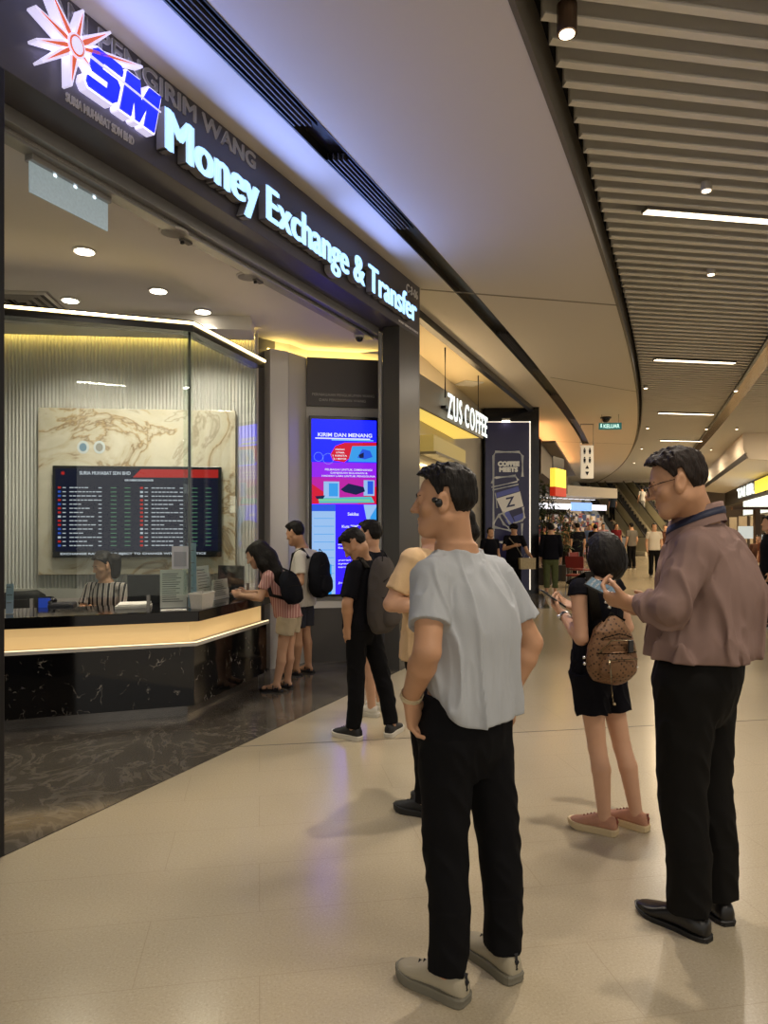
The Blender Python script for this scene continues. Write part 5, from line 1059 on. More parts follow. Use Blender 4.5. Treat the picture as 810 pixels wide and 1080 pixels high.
for i in range(5):
    a = .4+1.15*i; t = thing('display_rack', 'metal display rack standing in the far lit store among small goods', 'rack', st0+sd_*a, 0, 'display racks in the far store'); mb = MB(); [mb.box((x-.02, -.02, 0), (x+.02, .02, 2.1)) for x in (-.5, .5)]; mb.build('rack_post', SILV, t); mb = MB(); [mb.box((-.5, -.02, z), (.5, .4, z+.02)) for z in (.3, .8, 1.3, 1.8)]; mb.build('rack_shelf', WHITEP, t)
mb = MB(); [mb.box(tuple(st0+sd_*a+sn_*.2+UP*2.9-V3(.1, .1, .02)), tuple(st0+sd_*a+sn_*.2+UP*2.9+V3(.1, .1, .0))) for a in np.arange(.3, 5.6, .5)]; tag(mb.build('store_lights', mat('far_white_glow')), 'row of bright ceiling lights inside the far merchandise store', 'light', kind='stuff')
# red chair by the plant
def cafe_chair(p, rz, lb, col='#7a1e1c'):
    t = thing('cafe_chair', lb, 'chair', p, rz, None); mr = mat('chair_'+col, col, .45)
    mb = MB(); mb.box((-.21, -.21, .43), (.21, .21, .47)); mb.build('seat', mr, t, bevel=.015); mb = MB(); mb.loft([[(-.2, .2, .62), (.2, .2, .62), (.2, .22, .62), (-.2, .22, .62)], [(-.21, .24, .88), (.21, .24, .88), (.21, .26, .88), (-.21, .26, .88)]]); mb.build('backrest', mr, t, bevel=.008)
    for x, y in ((-.19, -.19), (.19, -.19), (-.19, .19), (.19, .19)): mb = MB(); mb.tube([(x, y, .43), (x*1.12, y*1.12, 0)], .014, 6); mb.build('leg', SILV, t)
    mb = MB(); [mb.tube([(x, .19, .43), (x, .22, .88)], .012, 6) for x in (-.19, .19)]; mb.build('back_post', SILV, t); return t
cafe_chair((4.35, 16.2, 0), 2.6, 'red cafe chair beside the leafy plants in the middle distance'); 
cafe_chair((5.0, 18.3, 0), .6, 'red cafe chair behind the nearer red chair', '#6c1a1a')
# ------------------------------------------------------------------ escalators at the far end
YE0, YE1 = 38., 46.
ESD = mat('escalator_dark', '#17161a', .4); ESB = mat('balustrade', '#e4dcc6', .4); GLS = mat('escalator_glass', '#b4b09c', .2)
def escalator(xa, lb, w=1.05):
    t = thing('escalator', lb, 'escalator', (xa, YE0, 0)); dx = -.10; P = lambda x, y, z: (x+dx*y, y, z)
    rise = lambda y: max(0, (y-.8)*.62)
    mb = MB()
    for i in range(22):
        y = .8+.33*i; mb.box(P(0, y, rise(y)-.2), P(w, y+.36, rise(y)+.2))
    mb.box((0, -.6, -.0), (w, .9, .02)); mb.build('steps', ESD, t)
    for s, nm in ((-.06, 'balustrade'), (w+.02, 'balustrade')):
        mb = MB(); ring = []
        for y in (-.6, .8, 4, 8): z = rise(y); ring.append([P(s, y, z-.3), P(s+.05, y, z-.3), P(s+.05, y, z+.95), P(s, y, z+.95)])
        mb.loft(ring); mb.build(nm, GLS, t); mb = MB(); mb.tube([P(s+.025, y, rise(y)+.98) for y in (-.7, .8, 4, 8)], .05, 8); mb.build('handrail', mat('handrail_black', '#1a181a', .5), t)
        mb = MB(); mb.loft([[P(s-.12, y, rise(y)-.1), P(s+.16, y, rise(y)-.1), P(s+.16, y, rise(y)+.22), P(s-.12, y, rise(y)+.22)] for y in (-.6, .8, 4, 8)]); mb.build('skirt_panel', ESB, t)
    mb = MB(); mb.loft([[P(-.1, y, rise(y)-.9), P(w+.1, y, rise(y)-.9), P(w+.1, y, rise(y)-.25), P(-.1, y, rise(y)-.25)] for y in (.8, 4, 8)]); mb.build('truss', ESD, t)
    return t
escalator(12.55, 'left one of three dark escalators rising at the far end of the mall'); escalator(14.2, 'middle one of three dark escalators rising at the far end of the mall'); escalator(15.9, 'right one of three dark escalators rising at the far end of the mall')
mb = MB(); mb.box((9, 50, 0), (30, 50.3, 7)); structure(mb.build('wall_far', mat('far_wall', '#5a4c3c', .6)))
mb = MB(); mb.box((12.0, 47.5, 0), (18, 48, 7)); structure(mb.build('wall_far_dark', mat('far_dark', '#141210', .6)))
mb = MB(); mb.box((4, 44.2, 4.25), (36, 50, 5.2)); structure(mb.build('ceiling_far', CEIL))
# ------------------------------------------------------------------ right side shops
H0p, H1p = V3(12.6, 21.5, 0), V3(20.2, 42, 0); hd_ = unit(H1p-H0p); hn = V3(hd_[1], -hd_[0], 0)
mb = MB(); ring = []
for (o_, z) in ((-1.7, 3.95), (-1.6, 3.62), (-.6, 3.5), (0, 3.45), (0, 4.5), (-1.7, 4.5)): ring.append((o_, z))
A = lambda p, o_, z: p+hn*o_+UP*z
mb.loft([[A(H0p, *q) for q in ring], [A(H1p, *q) for q in ring]]); structure(mb.build('ceiling_right_bulkhead', CEIL))
mb = MB(); mb.loft([[A(p, *q) for q in ((-1.66, 3.78), (-1.6, 3.62), (-1.55, 3.62), (-1.6, 3.80))] for p in (H0p, H1p)]); structure(mb.build('trim_15', SLOTM))
structure(seg_prism(H0p, H1p, hn, -.3, .1, 2.72, 3.5).build('wall_right_fascia', mat('right_fascia', '#2e2a26', .4)))
t = thing('panel_light', 'long pale glowing panel under the shop sign on the right', 'light', H0p); seg_prism(H0p, H0p+hd_*12, hn, -.40, -.3, 2.05, 2.68).build('glow_panel', mat('pale_glow', '#e8f4f0', .4, emit='#e0f4f0', es=.95), t, off=H0p); seg_prism(H0p, H0p+hd_*12, hn, -.41, -.3, 2.0, 2.05).build('panel_frame', SILV, t, off=H0p)
ts = thing('restaurant_sign', 'white and yellow illuminated shop sign on the dark fascia at the right', 'sign', H0p); aa = on2(780, H0p-hn*.3, hd_); ab = on2(808, H0p-hn*.3, hd_); bb = on2(797.5, H0p-hn*.3, hd_)
hdl = -hd_
seg_prism(H0p+hd_*ab, H0p+hd_*aa, hn, -.34, -.3, 2.85, 3.4).build('sign_backing', mat('right_fascia'), ts, off=H0p)
mb = MB(); letter(mb, 'TAI ER', H0p+hd_*aa-hn*.36+UP*2.93, hdl, UP, (aa-bb), .40, .05, heavy=.03); mb.build('sign_letters', mat('coffee_letter'), ts, off=H0p)
seg_prism(H0p+hd_*bb*.98, H0p+hd_*(ab-1.2), hn, -.38, -.34, 2.88, 3.38).build('yellow_sign', mat('sign_yellow'), ts, off=H0p)
structure(seg_prism(H0p, H1p, hn, 1.6, 1.7, 0, 2.8).build('wall_right_shop', mat('right_shop_wall', '#4a4038', .6)))
for i in range(5):
    c = H0p+hd_*(2+4.5*i); structure(seg_prism(c, c+hd_*.35, hn, -.2, .15, 0, 2.05).build('wall_right_column', mat('column_cream', '#b8ac98', .5)))
# kiosk with seated visitors on the right, nearer
kc = thing('cafe_counter', 'low beige cafe counter at the right edge of the walkway', 'counter', (8.1, 14.8, 0)); mb = MB(); mb.box((-.55, -.35, 0), (3, .35, .72)); mb.build('counter_body', mat('kiosk_beige', '#8c7a5c', .5, var=.1), kc, bevel=.01); mb = MB(); mb.box((-.6, -.4, .72), (3.05, .4, .78)); mb.build('counter_top', mat('kiosk_top', '#b09a78', .35), kc, bevel=.008); mb = MB(); mb.box((-.5, -.3, -.0), (2.95, .3, .06)); mb.build('plinth', DARKM, kc)
kp = thing('menu_post', 'dark post with small lit notices beside the cafe counter at the right', 'post', (9.05, 17.5, 0)); mb = MB(); mb.box((-.06, -.06, 0), (.06, .06, 2.0)); mb.build('post', mat('post_brown', '#4a3828', .5), kp); [MB().box(*bx).build('notice', mat('notice_glow', '#d8e0e0', .4, emit='#d8e8e8', es=.5), kp) for bx in (((-.45, -.03, 1.25), (-.1, .0, 1.55)), ((.12, -.03, .95), (.3, 0, 1.35)))]; mb = MB(); mb.box((-.6, -.05, 1.95), (.6, .05, 2.02)); mb.build('cross_bar', mat('post_brown'), kp)
mb = MB(); pz = W(795, 668, 10.4); mb.zprism([(pz[0]-.4, 12.4), (pz[0]+3, 12.9), (pz[0]+3, 13.2), (pz[0]-.4, 12.7)], 0, .002); structure(mb.build('floor_band', mat('floor_brown', '#5a4630', .3)))
# ------------------------------------------------------------------ the people
BLK = cloth('black_trousers', '#121214', .8, .2); BLK2 = cloth('black_trousers_worn', '#151413', .75, .2); TEE = cloth('pale_blue_grey_tee', '#a9adb2', .9, .2); MAUVE = cloth('mauve_shirt', '#877069', .85, .3, 700); NAVY = cloth('black_romper', '#131319', .8, .2); CHARC = cloth('black_shirt', '#16161b', .85, .2)
PEACH = cloth('peach_tee', '#d6b78e', .9); CREAM = cloth('cream_shorts', '#bcae94', .9); WTEE = cloth('white_tee', '#c9c4ba', .9); GSH = cloth('grey_shorts', '#34353c', .9); GREEN = cloth('green_skirt', '#565e40', .9); DNAVY = cloth('dark_navy', '#15161e', .9)
SHG = mat('shoe_grey', '#a39a84', .75, bump=.3, bscale=350); SOLEG = mat('sole_grey', '#6e6a5c', .7); SHB = mat('shoe_black_leather', '#151312', .3); SOLEB = mat('sole_black', '#0e0d0d', .5); SHP = mat('shoe_pink_cream', '#b8866c', .75, bump=.3, bscale=300, var=.25, vscale=25); SOLEC = mat('sole_cream', '#cdb890', .6); LACEB = mat('lace_black', '#17171a', .7); LACEP = mat('lace_coral', '#a05844', .7); SHK = mat('shoe_black_mesh', '#1b1c1c', .7); SOLEW = mat('sole_white', '#c4bfb2', .6); SHW = mat('shoe_white', '#cdc8bc', .6)

# --- man in the pale tee, hand on hip
th = math.radians(45)
J = dict(pel=(.275, 2.44, .88), chest=(.29, 2.455, 1.22), neck=(.245, 2.46, 1.475), head=(.204, 2.43, 1.632),
         shL=(.155, 2.335, 1.385), shR=(.405, 2.59, 1.37), elL=(.133, 2.215, 1.165), wrL=(.088, 2.36, .99), elR=(.530, 2.60, 1.13), wrR=(.452, 2.60, .945),
         hipL=(.205, 2.376, .86), hipR=(.345, 2.504, .86), knL=(.204, 2.395, .49), knR=(.398, 2.51, .475), anL=(.212, 2.375, .09), anR=(.412, 2.50, .09))
def tee_extra(w, D, r, f, O):
    w.elli(V3(.12, 2.37, .965)+V3(.06, 0, 0), local_frame(th), V3(.09, .07, .03), .03)
man, D, r, f, HR, hs = person('man in a pale grey tee and black trousers with one hand on his hip', (.30, 2.44), th, 1.75, .0045, J, dict(yaw=math.radians(76), pitch=.04, s=1.0),
    dict(mat=TEE, m=.021, sleeve=.66, hem=.905, sr=.062, flare=1.1, fold=.020, loose=1.1, box=1.06, ffreq=(15, 15, 3.2), hemw=1.0, cuts=[((.19, 2.42, .955), unit((-.095, 0, -.08)), .06)]),
    dict(mat=BLK, len=1.97, r=(.095, .074, .066, .064), waist=.99, m=.009), dict(style='sneaker', mu=SHG, ms=SOLEG, mx=LACEB, L=.285),
    dict(L=dict(d=(.15, .12, -.98), n=-V3(-math.sin(th), math.cos(th), 0)+V3(.35, 0, 0), c=(95, 95, 90, 80), t=.3), R=dict(d=(-.12, .12, -1), n=(-.7, -.7, 0), c=(20, 20, 20, 20))),
    toes=dict(L=(-.77, .64), R=(-.51, .86)), skin=SKIN2, neck_r=.056, limb=1.04)
O = V3(.30, 2.44, 0); PH = lambda x, y, z: D['head']+(HR[0]*x+HR[1]*y+HR[2]*z)*hs-O
mb = MB(); mb.ball(PH(-.092, .004, -.006), (.013, .012, .015), 8); mb.ball(PH(-.088, .018, .004), (.010, .010, .010), 8); mb.build('earbud', BLACK, man, True)
mb = MB(); mb.ball(PH(-.094, .010, .004), (.005, .008, .003), 6); mb.build('earbud_trim', SILV, man, True)
wv = unit(D['wrL']-D['elL']); wc = D['wrL']-wv*.012-O; a_ = unit(np.cross(wv, UP)); b_ = np.cross(wv, a_)
mb = MB(); n_ = 20; mb.loft([[wc+wv*z+(a_*math.cos(t)*.037+b_*math.sin(t)*.032)*s for t in np.arange(n_)/n_*6.283] for z, s in ((-.009, .97), (-.009, 1.06), (.009, 1.06), (.009, .97))], 0, False); mb.build('bracelet', mat('bracelet_cream', '#c4b493', .35, bump=.5, bscale=120), man)
# --- man in the mauve shirt
th = math.radians(48)
J = dict(pel=(1.215, 2.80, .98), chest=(1.28, 2.82, 1.30), neck=(1.225, 2.82, 1.575), head=(1.128, 2.775, 1.715),
         shL=(1.150, 2.66, 1.46), shR=(1.41, 2.96, 1.46), elL=(1.035, 2.60, 1.255), wrL=(.965, 2.80, 1.25), elR=(1.47, 3.05, 1.22), wrR=(1.16, 3.06, 1.20),
         hipL=(1.15, 2.735, .95), hipR=(1.285, 2.88, .95), knL=(1.14, 2.76, .52), knR=(1.295, 2.88, .51), anL=(1.165, 2.75, .09), anR=(1.325, 2.87, .09))
def m_extra(w, D, r, f, O):
    w.elli(V3(1.255, 2.80, 1.10), local_frame(th), V3(.195, .155, .07), .05)
man2, D, r, f, HR, hs = person('man in a mauve long sleeved shirt looking down at his phone', (1.24, 2.80), th, 1.84, .005, J, dict(yaw=math.radians(70), pitch=.28, s=1.06),
    dict(mat=MAUVE, m=.03, sleeve=1.86, hem=1.045, sr=.070, cuff=.62, fold=.028, loose=.9, box=1.0, ffreq=(12, 12, 4), hemw=.99, extra=m_extra),
    dict(mat=BLK2, len=1.98, r=(.108, .083, .076, .074), waist=1.07), dict(style='dress', mu=SHB, ms=SOLEB, L=.31),
    dict(L=dict(d=(-.70, .60, .12), n=(.45, .50, .75), c=(85, 88, 92, 92), t=.6, b=.1), R=dict(d=(-.6, .4, .0), n=(-.3, -.5, .6))),
    toes=dict(L=(-.61, .79), R=(-.15, .99)), skin=SKIN2, bulk=(1.06, 1.16), neck_r=.060, sh_w=.19, hm=HAIRB)
O = V3(1.24, 2.80, 0); PH = lambda x, y, z: D['head']+(HR[0]*x+HR[1]*y+HR[2]*z)*hs-O
mb = MB()
for q in (-1, 1):
    mb.tube([PH(.081*q, -.015, .012), PH(.079*q, .05, .014), PH(.068*q, .098, .01)], .0022, 6)
    mb.tube([PH((.036+.028*math.cos(t))*q, .108-.006*abs(math.cos(t)), -.002+.019*math.sin(t)) for t in np.linspace(0, 6.283, 17)], .0022, 5)
mb.tube([PH(-.008, .112, .004), PH(0, .114, .006), PH(.008, .112, .004)], .0022, 5); mb.build('glasses', BLACK, man2, True)
nc = D['neck']-O; fr = V3(-math.sin(th), math.cos(th), 0); rr_ = V3(math.cos(th), math.sin(th), 0)
def around(rad, z, n=28, tilt=-.45): return [nc+rr_*math.cos(t)*rad+fr*(math.sin(t)*rad*1.06+.006)+UP*(z+tilt*math.sin(t)*rad) for t in np.arange(n)/n*6.283]
mb = MB(); mb.loft([around(.108, -.05), around(.100, -.012), around(.094, .030), around(.088, .026), around(.092, -.02)], 0, False); mb.build('collar', MAUVE, man2, True)
mb = MB(); mb.loft([around(.1035, -.020), around(.1045, -.018), around(.1005, .008), around(.0985, .006)], 0, False); mb.build('lanyard', mat('lanyard_navy', '#161d38', .6), man2, True)
def phone(label, c, rz, tilt, screen='#8aa0a8', roll=0., es=.5, size=(.074, .155)):
    t = thing('smartphone', label, 'phone', c); t.rotation_euler = (tilt, roll, rz); w, l = size
    mb = MB(); mb.box((-w/2, -l/2, -.0045), (w/2, l/2, .004)); mb.build('phone_body', mat('phone_black', '#16171a', .3), t, bevel=.003); mb = MB(); mb.box((-w/2+.004, -l/2+.006, .004), (w/2-.004, l/2-.006, .0046)); mb.build('phone_screen', mat('phone_screen'+screen, '#0a0a0a', .12, emit=screen, es=es), t); mb = MB(); [mb.box((-w/2+.008, l/2-.02-.02*i, .0047), (w/2-.012*(1+i % 3), l/2-.028-.02*i, .005)) for i in range(6)]; mb.build('screen_lines', mat('phone_line', '#333', .4, emit='#5a7078', es=.4), t); return t
phone('smartphone with a pale screen in the hand of the man in the mauve shirt', (.965-.082, 2.80+.075, 1.298), math.radians(50), .45, roll=-.35)
# --- woman in the black romper
th = math.radians(40)
J = dict(pel=(1.10, 3.74, .86), chest=(1.115, 3.745, 1.08), neck=(1.125, 3.74, 1.285), head=(1.142, 3.765, 1.40), shL=(.985, 3.65, 1.235), shR=(1.225, 3.84, 1.235), elL=(.985, 3.60, .99), wrL=(.945, 3.79, 1.085), elR=(1.30, 3.86, 1.01), wrR=(1.10, 4.02, 1.09),
         hipL=(1.05, 3.70, .80), hipR=(1.165, 3.79, .80), knL=(1.095, 3.70, .41), knR=(1.245, 3.77, .40), anL=(1.115, 3.645, .075), anR=(1.295, 3.70, .075))
def bob_pts(HR, c, s): return None
wom, D, r, f, HR, hs = person('short haired woman in a black romper looking at her phone', (1.17, 3.70), th, 1.50, .005, J, dict(yaw=math.radians(22), pitch=.3, s=.93),
    dict(mat=NAVY, m=.012, sleeve=.14, hem=.80, sr=.056, flare=1.15, fold=.007, loose=1.2, name='romper_top', collar=-.0),
    dict(mat=NAVY, len=.53, r=(.108, .098, .09, .09), waist=.92, m=.016, fold=.008, name='romper_shorts'), dict(style='sneaker', mu=SHP, ms=SOLEC, mx=LACEP, L=.255),
    dict(L=dict(d=(-.35, .75, .35), n=(.6, .2, .7), c=(60, 60, 60, 60), t=.7), R=dict(d=(-.7, .3, .2), n=(-.3, -.3, .8))), hk='bob', skin=SKIN, toes=dict(L=(-.82, .57), R=(-.69, .72)), bulk=(.9, .95), sh_w=.17, limb=1.0, neck_r=.047)
O = V3(1.17, 3.70, 0); wv = unit(D['wrL']-D['elL']); wc = D['wrL']-wv*.015-O; a_ = unit(np.cross(wv, UP)); b_ = np.cross(wv, a_)
mb = MB(); mb.loft([[wc+wv*z+(a_*math.cos(t)*.029+b_*math.sin(t)*.026)*s for t in np.arange(16)/16*6.283] for z, s in ((-.008, .97), (-.008, 1.1), (.008, 1.1), (.008, .97))], 0, False); mb.build('wristwatch', mat('watch_dark', '#1a1a1c', .3), wom)
mb = MB(); mb.ball(wc-a_*.03, (.014, .014, .012), 6); mb.build('watch_face', mat('watch_silver', '#c8c8c4', .2, .6), wom, True)
phone('smartphone held out at the left by the short haired woman', W(583, 631, 3.84), 0, 0, '#b0b4b8').matrix_world = Matrix.Translation(Vector(W(583, 631, 3.84))) @ Matrix(((.0, -.8, .6), (1., .15, .0), (0., .58, .8))).to_4x4()
m, nt, b, N, L = nodes_of('monogram_canvas', .55, .4)
vec = mapping(nt, rot=(0, .78, .65), scale=(58, 58, 58)); ck = N('ShaderNodeTexVoronoi'); ck.inputs['Scale'].default_value = 1.; ck.inputs['Randomness'].default_value = .12; L(vec, ck.inputs['Vector'])
vec2 = mapping(nt, rot=(0, 0, .65), scale=(50, 50, 50)); wvn = N('ShaderNodeTexChecker'); wvn.inputs['Scale'].default_value = 1; L(vec2, wvn.inputs['Vector'])
c1 = ramp(nt, ck.outputs['Distance'], [(.28, '#2a1c12'), (.36, '#7e5c3e')]); L(mixc(nt, mixc(nt, .45, (0, 0, 0), wvn.outputs['Color']), c1, '#6e4e32'), b.inputs['Base Color'])
pc = D['pel']*.45+D['chest']*.55-f*.185+V3(-.10, -.03, -.045)
def bp_extra(root, O, R):
    a, b, z = .13, .07, .165; gold = mat('pale_metal', '#b8a888', .25, .7); P = lambda x, y, w: R[0]*x+R[1]*y+R[2]*w
    mb = MB(); mb.tube([P(-.10, -.055, .0), P(-.05, -.078, .06), P(.05, -.078, .06), P(.10, -.055, .0)], .004, 6); mb.tube([P(-.08, -.098, -.03), P(.08, -.098, -.03)], .0035, 6); mb.tube([P(-.07, -.10, -.03), P(-.065, -.104, -.1), P(-.05, -.09, -.2), P(-.045, -.09, -.235)], .004, 6); mb.ball(P(-.045, -.1, -.24), .008, 5); mb.build('zip', gold, root, True)
    mb = MB(); mb.box((-.02, -.005, -.03), (.02, .005, .03)); o = mb.build('leather_patch', mat('patch_dark', '#1a1614', .4), root, bevel=.003); o.location = P(.055, -.082, .03); o.rotation_euler = (0, 0, math.radians(40))
    mb = MB(); [mb.ball(P(x, y, w), .009, 5) for x, y, w in ((-.02, .02, .235), (.03, .02, .23), (0, .02, .21), (-.15, .0, -.03), (-.147, .0, -.06), (.14, .0, -.09))]; mb.build('buckle', mat('silver_bright', '#d8d8d0', .2, .8), root, True)
s1 = D['shL']+V3(.04, .03, .055); backpack('small brown monogram backpack worn by the short haired woman', pc, math.radians(14), (.15, .08, .165), MATS['monogram_canvas'], cloth('strap_black', '#17140f'), .006,
    [[pc-r*.05+UP*.15+f*.05, pc-r*.075+f*.05+UP*.25, D['shL']*.6+D['neck']*.4+UP*.06-f*.01, D['shL']*.7+D['neck']*.3+f*.1]], 0., extra=bp_extra, shape=2.4, taper=.62)
# --- man in black with the grey backpack
th = math.radians(62)
J = dict(pel=(-.165, 5.33, .86), chest=(-.14, 5.34, 1.10), neck=(-.165, 5.33, 1.31), head=(-.215, 5.28, 1.415), shL=(-.205, 5.20, 1.245), shR=(-.06, 5.50, 1.245), elL=(-.262, 5.12, 1.0), wrL=(-.262, 5.20, .83), elR=(-.02, 5.56, 1.0), wrR=(-.1, 5.55, .84),
         hipL=(-.20, 5.25, .82), hipR=(-.12, 5.40, .82), knL=(-.205, 5.27, .44), knR=(-.015, 5.40, .43), anL=(-.222, 5.245, .08), anR=(.052, 5.34, .08))
mb_, D, r, f, HR, hs = person('man in black clothes with bowed head wearing a grey backpack', (-.1, 5.3), th, 1.62, .007, J, dict(yaw=math.radians(80), pitch=.75, s=.95), dict(mat=CHARC, m=.016, sleeve=.85, hem=.80, sr=.064, fold=.006), dict(mat=BLK, len=1.96, r=(.088, .068, .062, .058)), dict(style='sneaker', mu=SHK, ms=SOLEW, mx=LACEB, L=.27),
    dict(L=dict(d=(-.05, .1, -1), n=(.6, .6, 0)), R=dict(d=(0, 0, -1))), toes=dict(L=(-.80, .60), R=(.35, .94)), skin=SKIN2)
CB = cloth('backpack_grey', '#4c4744', .8); ST = cloth('strap_dark', '#24221f', .7); pc = D['chest']-f*.205+V3(-.05, -.03, -.05)
backpack('dark grey backpack on the back of the man in black', pc, th, (.155, .095, .275), CB, ST, .008, [[pc-r*.08+UP*.2+f*.08, D['shL']*.62+D['neck']*.38+UP*.055-f*.02, D['shL']*.68+D['neck']*.32+f*.075+UP*.0, D['chest']-r*.11+f*.13+UP*-.05]])
# --- person half hidden behind the man in black
person('person in dark clothes with black hair half hidden behind the man with the grey backpack', (-.10, 5.92), math.radians(70), 1.60, .008, dict(head=(-.118, 5.86, 1.475), neck=(-.1, 5.88, 1.35), anL=(-.10, 5.88, .08), anR=(-.03, 6.1, .08)), dict(yaw=math.radians(68), pitch=.1, s=.98), dict(mat=DNAVY, m=.016, sleeve=.6, hem=.75), dict(mat=GSH, len=.8), dict(style='sneaker', mu=SHW, ms=SOLEW, mx=SHW, L=.25), hk='short', toes=dict(L=(-.85, .5), R=(-.6, .8)))
# --- person in the peach tee behind the man in the pale tee
th = math.radians(62)
J = dict(pel=(.24, 3.90, .88), chest=(.24, 3.90, 1.19), neck=(.28, 3.90, 1.43), head=(.29, 3.88, 1.56), shL=(.148, 3.78, 1.375), shR=(.31, 4.03, 1.375), elL=(.035, 3.74, 1.145), wrL=(.235, 3.74, 1.135), elR=(.22, 4.15, 1.13), wrR=(.16, 3.86, 1.13), anL=(.222, 3.86, .08), anR=(.31, 4.0, .08))
person('person in a peach tee with crossed arms hidden behind the man in the pale tee', (.26, 3.90), th, 1.68, .007, J, dict(yaw=math.radians(60), s=.96), dict(mat=PEACH, m=.016, sleeve=.72, hem=.84, sr=.066, fold=.007), dict(mat=BLK, len=1.96, r=(.085, .066, .06, .058)), dict(style='sneaker', mu=SHK, ms=SOLEB, mx=LACEB, L=.255), dict(L=dict(d=(1, .2, .05), n=(0, .8, 0)), R=dict(d=(-.8, -.6, 0), n=(0, -1, 0))), hk='pony', hair_pts=[([(.33, 3.86, 1.62), (.44, 3.86, 1.60), (.462, 3.87, 1.52), (.452, 3.88, 1.45)], [.04, .045, .05, .03])], toes=dict(L=(-.88, .47), R=(-.8, .6)))
# --- girl in the pink blouse at the counter
m = cloth('pink_stripe', '#b98a84', .9); nt = m.node_tree; b = nt.nodes['Principled BSDF']; wv_ = nt.nodes.new('ShaderNodeTexWave'); wv_.inputs['Scale'].default_value = 14; wv_.bands_direction = 'X'; tc_ = nt.nodes.new('ShaderNodeTexCoord'); nt.links.new(tc_.outputs['Object'], wv_.inputs['Vector']); nt.links.new(ramp(nt, wv_.outputs['Fac'], [(.4, '#c9a39a'), (.7, '#a8726e')]), b.inputs['Base Color']); PINK = m
th = math.radians(68)
J = dict(pel=(-.90, 6.84, .74), chest=(-.985, 6.80, .99), neck=(-1.10, 6.77, 1.16), head=(-1.20, 6.74, 1.275), shL=(-1.065, 6.64, 1.09), shR=(-1.01, 6.92, 1.09), elL=(-1.135, 6.60, .895), wrL=(-1.32, 6.70, .905), elR=(-1.13, 6.98, .90), wrR=(-1.32, 6.92, .91), hipL=(-.91, 6.76, .70), hipR=(-.88, 6.92, .70), knL=(-.96, 6.77, .37), knR=(-.91, 6.90, .37), anL=(-1.005, 6.73, .075), anR=(-.925, 6.90, .075))
hp = [([(-1.16, 6.73, 1.34), (-1.08, 6.72, 1.26), (-1.0, 6.70, 1.12), (-.955, 6.70, .97)], [.085, .085, .07, .035]), ([(-1.17, 6.68, 1.30), (-1.12, 6.66, 1.2), (-1.06, 6.66, 1.05)], [.05, .055, .025])]
g, D, r, f, HR, hs = person('long haired girl in a pink striped blouse leaning on the counter', (-.95, 6.82), th, 1.48, .007, J, dict(yaw=math.radians(82), pitch=.55, s=.92), dict(mat=PINK, m=.024, sleeve=.62, hem=.69, sr=.062, fold=.006, name='blouse'), dict(mat=CREAM, len=.48, r=(.108, .104, .1, .1), waist=.745, m=.012, fold=.004, name='shorts'), dict(style='sandal', mu=SHB, ms=SOLEB, L=.235), hk='long', hair_pts=hp, toes=dict(L=(-.95, .3), R=(-.9, .45)), bulk=(.88, .9), sh_w=.16)
pc = V3(-.862, 6.66, .985); backpack('black shoulder bag hanging on the back of the girl in pink', pc, math.radians(60), (.13, .07, .155), cloth('bag_black', '#15161c', .8), ST, .008, [[pc+V3(.0, .0, .14), V3(-1.0, 6.78, 1.175), V3(-1.10, 6.66, 1.10), V3(-1.03, 6.58, .92), pc+V3(-.06, -.02, -.1)]], name='shoulder_bag', pocket=False, tilt=.35)
# --- man in white at the counter
th = math.radians(66)
J = dict(pel=(-.87, 7.55, .80), chest=(-.83, 7.54, 1.06), neck=(-.86, 7.53, 1.33), head=(-.925, 7.50, 1.475), shL=(-.865, 7.36, 1.24), shR=(-.76, 7.70, 1.24), elL=(-.845, 7.28, .985), wrL=(-1.03, 7.36, .955), elR=(-.80, 7.80, 1.0), wrR=(-1.0, 7.72, .96), anL=(-.915, 7.48, .08), anR=(-.80, 7.62, .08), knL=(-.90, 7.48, .42), knR=(-.83, 7.63, .42))
g, D, r, f, HR, hs = person('man in a white tee with a black backpack standing at the counter', (-.87, 7.55), th, 1.62, .008, J, dict(yaw=math.radians(62), pitch=.32, s=1.0), dict(mat=WTEE, m=.018, sleeve=.70, hem=.72, sr=.066, fold=.007), dict(mat=GSH, len=.78, r=(.1, .098, .09, .09)), dict(style='sandal', mu=SHB, ms=SOLEB, L=.265), skin=SKIN2, toes=dict(L=(-.9, .2), R=(-.8, .3)))
pc = D['chest']-f*.19+V3(-.01, -.02, -.01); backpack('black backpack on the back of the man in the white tee', pc, th, (.15, .10, .235), cloth('bag_black', '#15161c'), ST, .009, [[pc-r*.08+UP*.17+f*.08, D['shL']*.62+D['neck']*.38+UP*.05-f*.02, D['shL']*.68+D['neck']*.32+f*.08, D['chest']-r*.11+f*.13+UP*-.12]])
